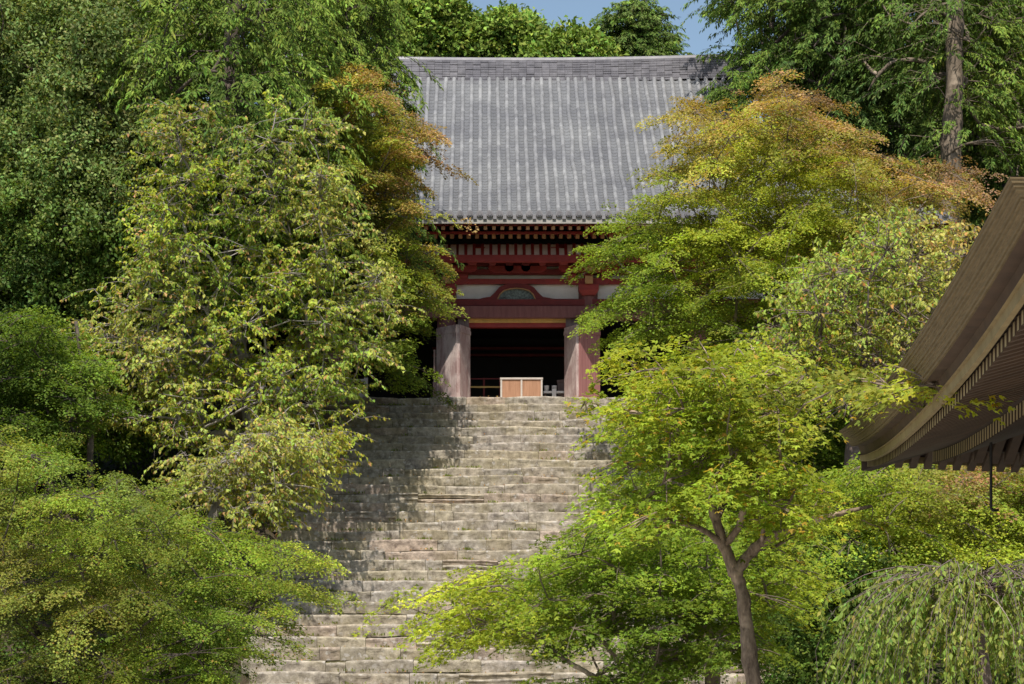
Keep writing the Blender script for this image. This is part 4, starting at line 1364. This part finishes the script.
# bare reddish grey bush between them
# orange tipped maple by the hall
bs = ground_at(322, 56)
tree("maple_tree", "tall rust-tipped maple in front of the hall's left eave", "tree", "maples by the stairs", 18, bs,
     trunk_line(r0, bs, P(330, 120, 54.5), 0.24, 0.06, 9, 0.05),
     [(315, 100), (340, 66), (385, 76), (392, 108), (432, 118), (448, 158), (415, 175), (428, 205), (400, 225), (455, 238), (440, 262), (458, 285), (435, 310), (418, 340), (430, 365), (395, 390), (365, 370), (340, 320), (300, 260), (310, 170)], 54.2, 2.4, 80, s_maple,
     palette([(350, 80, ORANGE), (380, 100, RUST), (330, 140, G_BR), (345, 110, G_YG), (385, 140, G_BR), (375, 195, G_BR), (420, 140, PINK), (440, 150, RUST), (410, 225, G_YG), (360, 150, OLIVE), (370, 175, G_YG), (360, 205, RUST), (420, 205, RUST), (395, 170, ORANGE), (390, 225, G_BR), (400, 125, OLIVE), (430, 250, OLIVE), (455, 250, ORANGE), (400, 280, G_BR), (440, 290, OLIVE), (420, 330, G_MD), (400, 370, G_MD), (350, 290, G_MD)]),
     dict(size=0.85, flat=0.07, nsp=26, nleaf=37, L=0.0704), BARK_D, LEAF, 0.010, 0.5)
# lower left green maple
bs = ground_at(60, 38)
tree("maple_tree", "broad green maple with faintly bronzed tips filling the lower left corner", "tree", "maples by the stairs", 19, bs,
     line((60, 720, 38, 0.26), (70, 660, 38, 0.2), (85, 610, 38, 0.17), (100, 560, 38, 0.12), (105, 510, 38, 0.07)),
     [(-60, 440), (0, 432), (50, 440), (95, 470), (165, 480), (205, 515), (250, 520), (330, 545), (350, 575), (325, 600), (270, 625), (255, 660), (210, 700), (-60, 720)], 37.5, 3.6, 125, s_maple,
     palette([(0, 450, OLIVE), (40, 470, G_MD), (120, 500, (0.11, 0.14, 0.03)), (80, 530, G_BR), (30, 560, (0.15, 0.15, 0.035)), (150, 560, (0.14, 0.17, 0.03)), (250, 550, G_BR), (320, 575, (0.16, 0.18, 0.03)), (100, 620, (0.15, 0.15, 0.035)), (200, 620, G_MD), (40, 660, (0.11, 0.14, 0.03)), (150, 680, G_BR)]),
     dict(size=0.72, flat=0.06, nsp=26, nleaf=43, L=0.0496, spr=0.26, autumn=(0.03, (0.17, 0.11, 0.03))), BARK_D, LEAF, 0.009, 0.5)

# --- right side ------------------------------------------------------------
# tall conifers behind
bs = ground_at(944, 63)
tree("cypress_tree", "tall cypress with a bare pale grey trunk and feathery branches at the upper right", "tree", None, 21, bs,
     [(*p[:3], p[3]) for p in line((944, 330, 63, 0.46), (947, 250, 63, 0.36), (950, 180, 63, 0.32), (953, 110, 63, 0.29), (955, 40, 63, 0.3), (956, -30, 63, 0.26), (957, -90, 63, 0.2))],
     [(800, -70), (1080, -70), (1080, 210), (1010, 200), (985, 130), (930, 100), (880, 95), (820, 100), (790, 40)], 66.5, 3.0, 110, s_conifer,
     palette([(850, 30, CEDAR), (900, 60, G_DK), (990, 60, CEDAR_B), (1010, 120, G_MD), (1000, 180, G_DK), (950, 20, G_DK), (880, 90, BLUEG)]),
     dict(size=1.2, nsp=11, nleaf=56, L=0.167, droop=0.6), BARK, NEEDLE, 0.016, 0.38, rise=0.3, wig=0.03, extra=[P(a_, b_, d_) for a_, b_, d_ in ((930, 20, 62), (975, 45, 62), (925, 75, 62.3), (985, 95, 62), (965, -10, 61.8), (990, 140, 62.2), (1000, 10, 62), (938, 135, 62.4))])
bs = ground_at(826, 69)
tree("cypress_tree", "dark cypress with layered drooping branches overlapping the right end of the roof ridge", "tree", None, 22, bs,
     trunk_line(r0, bs, P(806, -90, 69), 0.4, 0.2, 12, 0.02),
     [(700, -40), (740, -70), (900, -70), (905, 60), (890, 130), (820, 140), (790, 90), (740, 110), (715, 95), (740, 60), (750, 30), (715, 15)], 68.5, 3.8, 110, s_conifer,
     palette([(720, 0, G_MD), (760, 40, G_MD), (730, 90, CEDAR), (800, 30, G_DK), (850, 60, BLUEG), (870, 20, CEDAR), (800, 90, G_DK)]),
     dict(size=1.1, nsp=11, nleaf=56, L=0.161, droop=0.55), BARK_D, NEEDLE, 0.025, 0.42, rise=0.3,
     extra=[P(a_, b_, d_) for a_, b_, d_ in ((760, 40, 67), (754, 72, 66.5), (745, 90, 66), (768, 60, 66.5), (742, 45, 68))])
bs = ground_at(1010, 74)
tree("cypress_tree", "deep shaded cypress at the right edge behind the pale trunk", "tree", None, 23, bs,
     trunk_line(r0, bs, P(1015, -60, 74), 0.4, 0.2, 12, 0.02),
     [(900, 60), (960, -60), (1090, -60), (1090, 260), (960, 250), (890, 200), (870, 130)], 73, 4.5, 90, s_conifer,
     palette([(900, 150, G_DK), (1000, 200, G_DK), (1000, 60, CEDAR), (950, 120, G_DK)]),
     dict(size=1.3, nsp=12, nleaf=56, L=0.186, droop=0.5), BARK_D, NEEDLE, 0.025, 0.42, rise=0.3)
# second pale trunk
# big autumn maple in front of the hall's right half
bs = ground_at(800, 53)
tree("maple_tree", "large maple, orange on top and green below, before the hall's right half", "tree", "maples by the stairs", 24, bs,
     line((805, 450, 53, 0.34), (800, 400, 53, 0.29), (792, 360, 53, 0.25), (785, 310, 52.8, 0.2), (780, 260, 52.6, 0.16), (782, 200, 52.5, 0.11), (785, 140, 52.5, 0.06)),
     [(650, 105), (700, 95), (740, 100), (775, 75), (815, 80), (810, 105), (850, 105), (895, 140), (900, 165), (960, 150), (985, 175), (975, 200), (930, 215), (905, 245), (890, 300), (850, 340), (780, 360), (700, 350), (640, 350), (605, 335), (590, 308), (625, 290), (598, 265), (590, 238), (612, 208), (655, 205), (640, 165), (610, 160), (650, 150), (690, 145)], 52, 4.2, 155, s_maple,
     palette([(770, 118, OLIVE), (720, 136, G_YG), (865, 152, OLIVE), (925, 192, OLIVE), (840, 170, G_YG), (745, 168, G_YG), (800, 100, PINK), (760, 95, ORANGE), (830, 130, RUST), (710, 105, ORANGE), (870, 130, PINK), (920, 165, RUST), (980, 180, PINK), (790, 88, PINK), (840, 115, ORANGE), (740, 110, ORANGE), (680, 130, (0.24, 0.19, 0.05)), (660, 155, OLIVE), (760, 145, OLIVE), (800, 150, G_YG), (820, 130, ORANGE), (890, 180, ORANGE), (960, 170, PINK), (900, 215, OLIVE), (720, 180, OLIVE), (700, 165, ORANGE), (830, 190, G_YG), (760, 200, G_YG), (690, 220, G_YG), (620, 225, G_BR), (610, 240, G_BR), (640, 270, G_BR), (680, 250, G_BR), (600, 310, G_BR), (700, 270, G_YG), (720, 290, OLIVE), (780, 260, G_YG), (850, 260, CHERRY), (800, 310, G_BR), (680, 320, G_BR), (820, 240, G_YG), (650, 300, G_MD), (740, 330, G_MD)]),
     dict(size=0.9, flat=0.08, nsp=30, nleaf=37, L=0.0680 ), BARK, LEAF, 0.010, 0.5)
# pale cherry over the pavilion roof
bs = ground_at(880, 43)
tree("cherry_tree", "pale thinning cherry with many bare grey twigs, just above the pavilion eave", "tree", None, 25, bs,
     line((850, 470, 43, 0.16), (855, 420, 43, 0.12), (862, 370, 43, 0.1), (870, 320, 43, 0.07)),
     [(800, 270), (850, 240), (900, 215), (960, 225), (1000, 240), (1010, 320), (940, 400), (890, 420), (820, 420), (770, 400), (760, 340)], 43, 2.6, 85, s_cherry,
     palette([(870, 260, CHERRY), (960, 240, (0.24, 0.2, 0.06)), (930, 280, CHERRY_Y), (840, 300, CHERRY), (880, 340, CHERRY_Y), (820, 380, G_YG)]),
     dict(size=0.85, nsp=18, nleaf=15, L=0.115, length=0.8, up=0.7, autumn=(0.08, (0.26, 0.15, 0.05))), BARK_C, LEAF, 0.012, 0.5, stop=0.97)
# front maple with the visible trunk
D4 = 17.0
bs = P(760, 626 + 1.6 * F / D4, D4)
tr = line((762, 815, D4, 0.088), (759, 740, D4, 0.074), (754, 690, D4, 0.068), (748, 640, D4, 0.063), (742, 592, D4, 0.060), (735, 572, D4, 0.056), (724, 545, D4, 0.048), (716, 520, D4 - .05, 0.043), (707, 495, D4 - .1, 0.036), (694, 478, D4 - .15, 0.026), (680, 465, D4 - .2, 0.018))
ex = [P(a_, b_, d_) for a_, b_, d_ in ((846, 386, 15.0), (868, 380, 14.4), (888, 386, 13.8), (906, 394, 13.2), (922, 384, 12.7), (936, 386, 12.3))]
tree("maple_tree", "yellow green maple with a slanting brown trunk, nearest the viewer on the right", "tree", "maples by the stairs", 26, bs, tr,
     [(600, 352), (650, 338), (690, 335), (720, 342), (770, 350), (815, 362), (832, 380), (808, 410), (800, 470), (850, 500), (890, 518), (860, 530), (800, 535), (790, 560), (750, 530), (700, 508), (660, 540), (605, 520), (590, 480), (640, 478), (608, 445), (618, 418), (578, 404), (618, 384)], D4 - 0.4, 1.25, 76, s_maple,
     palette([(620, 360, G_YE), (650, 430, G_YG), (700, 370, G_YG), (700, 420, G_BR), (760, 440, G_YG), (820, 470, G_YG), (800, 390, OLIVE), (870, 390, OLIVE), (930, 385, G_YE), (740, 380, G_YG), (640, 460, G_BR), (760, 500, G_BR), (640, 510, G_BR)]),
     dict(size=0.34, flat=0.04, nsp=15, nleaf=17, L=0.045, spr=0.15, star=True, autumn=(0.05, (0.27, 0.19, 0.03))), BARK_L, LEAF, 0.0045, 0.5, first=4, extra=ex, front=-0.15,
     limbs=[(5, line((748, 556, D4, 0.05), (762, 543, D4 - .1, 0.042), (790, 528, D4 - .2, 0.036), (830, 516, D4 - .3, 0.028), (872, 506, D4 - .4, 0.016))),
            (6, line((738, 528, D4 - .1, 0.034), (746, 505, D4 - .2, 0.03), (760, 478, D4 - .3, 0.024), (778, 450, D4 - .4, 0.014))),
            (7, line((726, 498, D4 + .2, 0.03), (732, 470, D4 + .3, 0.024), (735, 440, D4 + .4, 0.015))),
            (8, line((690, 480, D4 + .2, 0.028), (660, 468, D4 + .3, 0.02), (630, 455, D4 + .4, 0.012)))])
bs = P(716, 626 + 1.6 * F / 25, 25)
tr = line((717, 752, 25, 0.11), (713, 690, 25, 0.085), (710, 650, 25, 0.07), (700, 610, 25, 0.055), (690, 570, 25, 0.04), (680, 540, 25, 0.025))
tree("maple_tree", "spreading green maple reaching across the lower right of the stone stairs", "tree", "maples by the stairs", 27, bs, tr,
     [(385, 605), (430, 590), (425, 565), (470, 555), (520, 560), (570, 530), (565, 500), (620, 490), (680, 500), (740, 510), (800, 520), (840, 560), (820, 600), (780, 610), (770, 650), (740, 680), (680, 690), (600, 700), (560, 690), (600, 655), (530, 650), (480, 660), (450, 635)], 25.3, 2.0, 115, s_maple,
     palette([(400, 600, G_YG), (470, 570, G_YG), (480, 630, G_YG), (550, 590, G_BR), (600, 520, G_BR), (640, 560, G_BR), (620, 640, G_MD), (700, 550, G_BR), (760, 560, G_BR), (800, 560, G_YG), (680, 660, G_MD), (580, 680, G_MD)]),
     dict(size=0.5, flat=0.05, nsp=19, nleaf=24, L=0.048, spr=0.21, star=True), BARK, LEAF, 0.008, 0.5, first=2)
# maples behind, under the pavilion eave
bs = ground_at(905, 39)
tree("maple_tree", "bright green maple seen below the pavilion eave, behind the weeping cherry", "tree", "maples by the stairs", 28, bs,
     trunk_line(r0, bs, P(900, 490, 38), 0.14, 0.05, 7, 0.08),
     [(780, 470), (850, 450), (920, 455), (1060, 450), (1060, 620), (940, 600), (860, 620), (800, 650), (760, 600), (770, 520)], 37, 3.2, 120, s_maple,
     palette([(850, 470, G_BR), (900, 520, G_YG), (960, 540, G_YG), (1000, 500, G_BR), (820, 560, G_MD), (900, 580, G_BR), (980, 470, (0.2, 0.1, 0.06)), (950, 490, OLIVE), (780, 600, G_MD)]),
     dict(size=0.72, flat=0.07, nsp=24, nleaf=37, L=0.0600), BARK, LEAF, 0.009, 0.5)
bs = ground_at(800, 46)
tree("maple_tree", "shaded green maple behind the slanting brown trunk, on the slope right of the stairs", "tree", "maples by the stairs", 29, bs,
     trunk_line(r0, bs, P(790, 400, 46), 0.15, 0.05, 7, 0.08),
     [(640, 400), (700, 350), (800, 340), (880, 400), (900, 460), (860, 520), (760, 560), (680, 520), (640, 470)], 46.5, 2.8, 95, s_maple,
     palette([(680, 400, G_BR), (720, 370, OLIVE), (800, 380, G_BR), (850, 440, G_MD), (780, 490, G_MD), (700, 490, G_BR)]),
     dict(size=0.8, flat=0.08, nsp=26, nleaf=34, L=0.0680), BARK, LEAF, 0.009, 0.5)
bs = ground_at(830, 34)
tree("evergreen_shrub", "dark leafy shrub low behind the brown maple trunk", "shrub", None, 30, bs,
     trunk_line(r0, bs, P(820, 600, 34), 0.06, 0.03, 5, 0.08),
     [(770, 570), (830, 540), (880, 560), (900, 640), (860, 720), (770, 720), (755, 640)], 34.5, 1.6, 55, s_bushy,
     palette([(800, 600, G_DK), (850, 580, G_DK), (830, 650, G_MD), (780, 680, G_DK)]),
     dict(size=0.5, nsp=30, nleaf=20, L=0.085), BARK_D, LEAF_G, 0.010, 0.45)

# weeping cherry at the lower right
def weeping():
    r = np.random.default_rng(40)
    d = 23.0
    x0 = (985 - PX0) * d / F
    base = np.array([x0, d, 0.0])
    root = empty("weeping_cherry", tuple(base), "weeping cherry, an arched dome of grey twigs and hanging leaves at lower right", "tree")
    mb = MB(); lv = Leaves()
    top = P(975, 585, d)
    mb.tube([base + (0, 0, -0.1), base + (0.03, 0, 0.7), base + (-0.05, 0.02, 1.4), top + (0, 0, -0.1)], [0.11, 0.085, 0.075, 0.05], 10)
    pal = palette([(860, 620, (0.15, 0.20, 0.045)), (950, 620, (0.19, 0.225, 0.055)), (1000, 650, (0.165, 0.21, 0.05)), (900, 670, (0.14, 0.19, 0.04))])
    for i in range(300):
        a = r.uniform(0, 2 * math.pi)
        R = r.uniform(0.55, 2.05) * (1.0 if math.cos(a) < 0.3 else 1.0)
        h = r.uniform(0.0, 0.30) + 0.05
        s = top + np.array([r.normal(0, 0.12), r.normal(0, 0.12), r.uniform(-0.2, 0.0)])
        dirv = np.array([math.cos(a), math.sin(a), 0])
        drop = r.uniform(0.35, 2.1)
        sway = r.normal(0, 0.16, 2); ph_ = r.uniform(0, 6.28)
        n = 12
        pts = []
        for k in range(n):
            t = k / (n - 1)
            hor = R * (1 - (1 - t) ** 1.9)
            z = h * math.sin(min(1, t * 2.6) * math.pi * 0.62) - drop * max(0, t - 0.22) ** 1.5 / 0.69
            pts.append(s + dirv * hor + np.array([r.normal(0, 0.02) + sway[0] * t * t + 0.05 * math.sin(ph_ + 5 * t), r.normal(0, 0.02) + sway[1] * t * t, z]))
        pts = np.array(pts)
        pts[:, 2] = np.maximum(pts[:, 2], 0.12)
        mb.tube(pts, np.linspace(0.008, 0.002, n), 3, cap=False)
        m = int(r.uniform(45, 85))
        t = np.clip(r.choice(r.uniform(0.22, 1, 6), m) + r.normal(0, 0.07, m), 0.2, 1) * (n - 1) * 0.999
        i0 = np.minimum(t.astype(int), n - 2); fr = (t - i0)[:, None]
        q = pts[i0] * (1 - fr) + pts[i0 + 1] * fr
        ax = unit(np.array([0, 0, -1.0]) + r.normal(0, 0.42, (m, 3)))
        nn = unit(r.normal(0, 1, (m, 3)) * np.array([1, 1, 0.3]) + np.array([-0.1, -1.0, 0.9]))
        col = jitter_col(r, pal(q, r), 0.25, 0.12)
        sz = r.uniform(0.05, 0.105, m)
        lv.add(q, ax, nn, sz, sz * 0.42, col)
    mb.build("trunk", BARK_C, root, smooth=True); lv.build("crown", LEAF, root)
    TOTAL[0] += lv.n
weeping()

# --- the wood behind the hall ----------------------------------------------
def far_tree(kind, label, seed, px, d, top, wid, bottom=90, group="trees on the hill behind the hall"):
    r = np.random.default_rng(seed)
    bs = ground_at(px, d)
    hw = wid / 2
    if kind == "conifer":
        poly = [(px - 3, top), (px + 4, top - 1), (px + hw * 0.45, top + 18), (px + hw * 0.75, top + 38), (px + hw, top + 62), (px + hw, bottom), (px - hw, bottom), (px - hw * 0.95, top + 60), (px - hw * 0.7, top + 30), (px - hw * 0.4, top + 12)]
        tree("cedar_tree", label, "tree", group, seed, bs, trunk_line(r, bs, P(px, top + 4, d), 0.4, 0.05, 10, 0.01), poly, d, hw * d / F * 0.8, int(28 + wid * 0.42), s_conifer,
             palette([(px - hw, top + 40, CEDAR), (px, top + 20, (0.07, 0.10, 0.025)), (px + hw, top + 50, CEDAR), (px, bottom, G_DK)]),
             dict(size=0.95, nsp=14, nleaf=44, L=0.211, droop=0.25), BARK_D, NEEDLE, 0.02, 0.42, rise=0.3)
    else:
        poly = [(px - hw * 0.3, top + 4), (px + hw * 0.2, top), (px + hw * 0.7, top + 14), (px + hw, top + 40), (px + hw, bottom), (px - hw, bottom), (px - hw, top + 34), (px - hw * 0.7, top + 12)]
        c1, c2 = (CEDAR_B, G_MD) if kind == "green" else ((0.10, 0.15, 0.025), CEDAR_B)
        tree("broadleaf_tree", label, "tree", group, seed, bs, trunk_line(r, bs, P(px, top + 30, d), 0.3, 0.08, 9, 0.04), poly, d, hw * d / F * 0.8, int(22 + wid * 0.35), s_bushy,
             palette([(px - hw, top + 20, c1), (px, top + 20, c2), (px + hw, top + 30, c1), (px, bottom, G_DK)]),
             dict(size=1.25, nsp=40, nleaf=16, L=0.26), BARK_D, NEEDLE, 0.02, 0.42)
far_tree("conifer", "pointed dark conifer standing alone against the sky above the roof ridge", 51, 634, 96, -6, 90)
far_tree("light", "bright green tree above the roof ridge, left of the pointed conifer", 52, 505, 98, 10, 95)
far_tree("green", "green tree above the left end of the roof ridge, beside the slender cedar", 53, 432, 97, -8, 70)
far_tree("light", "low bright green tree topping the roof ridge just beside the pointed conifer", 54, 575, 92, 32, 70)
far_tree("green", "dark green tree behind the roof ridge between two brighter ones", 55, 470, 102, 22, 70)
far_tree("green", "dense green tree behind the hall, mostly hidden by the tall dark cedar", 56, 330, 100, -40, 160, 200)
far_tree("green", "dense green tree high on the hill at the upper left, behind the evergreen oak", 57, 150, 95, -50, 200, 260)
far_tree("green", "dense green tree on the hill behind the drooping cypress", 58, 860, 100, 20, 180, 260)
far_tree("green", "dense green tree on the hill behind the shaded cypress at the right edge", 59, 1010, 98, -50, 170, 300)
far_tree("green", "dense green tree at the far left edge, up the slope behind the evergreens", 60, 10, 80, -60, 220, 330)

# --- undergrowth on the slopes ---------------------------------------------
def undergrowth():
    r = np.random.default_rng(77)
    lv = Leaves()
    pal = palette([(0, 0, G_MD), (200, 400, G_DK), (900, 500, G_MD), (700, 600, G_BR), (300, 650, G_MD)])
    n = 0
    while n < 1500:
        x = r.uniform(-24, 27); y = r.uniform(36, 62)
        if ST_X0 - 0.5 < x < ST_X1 + 0.4: continue
        if y > 57.5 and -10 < x < 13: continue
        if 1.5 < x < 16 and y < 40: continue
        c = np.array([x, y, float(H(x, y)) + 0.25])
        fill_bushy(r, lv, c, r.uniform(0.4, 0.75), 14, 10, 0.13, pal, flat=0.6)
        n += 1
    o = lv.build("undergrowth", LEAF_G, None)
    tag(o, "low leafy undergrowth covering the slopes on both sides of the stairs", "undergrowth", kind='stuff')
    TOTAL[0] += lv.n
undergrowth()

def step_weeds():
    """small tufts and fallen leaves along the joints of the stairs"""
    r = np.random.default_rng(91)
    lv = Leaves()
    for i in range(260):
        k = int(r.integers(0, ST_N)); x = ST_X0 + (ST_X1 - ST_X0) * r.beta(0.6, 0.6)
        c = np.array([x, ST_Y0 + k * ST_T - 0.03, k * ST_H + 0.01])
        m = int(r.integers(8, 26)); w = r.uniform(0.05, 0.25)
        q = c + np.stack([r.normal(0, w, m), r.uniform(-0.06, 0.02, m), np.zeros(m)], 1)
        ax = unit(np.stack([r.normal(0, 0.5, m), r.normal(-0.3, 0.3, m), np.ones(m)], 1))
        nn = unit(np.stack([r.normal(0, 0.4, m), -np.ones(m), np.full(m, 0.5)], 1))
        col = jitter_col(r, np.tile(np.array((0.10, 0.12, 0.025)), (m, 1)), 0.3)
        sz = r.uniform(0.03, 0.11, m)
        lv.add(q, ax, nn, sz, sz * 0.3, col)
    for i in range(900):
        k = int(r.integers(0, ST_N)); x = r.uniform(ST_X0, ST_X1)
        c = np.array([[x, ST_Y0 + k * ST_T + r.uniform(0.0, 0.3), (k + 1) * ST_H + 0.02]])
        lv.add(c, unit(r.normal(0, 1, (1, 3))), unit(np.array([[0, -0.3, 1]]) + r.normal(0, 0.5, (1, 3))), np.array([0.06]), np.array([0.045]),
               jitter_col(r, np.array([[0.20, 0.12, 0.05]]), 0.4))
    o = lv.build("weeds", LEAF, None)
    tag(o, "small weeds and fallen leaves along the joints of the stone steps", "weeds", kind='stuff')
step_weeds()
print("LEAVES", TOTAL[0])
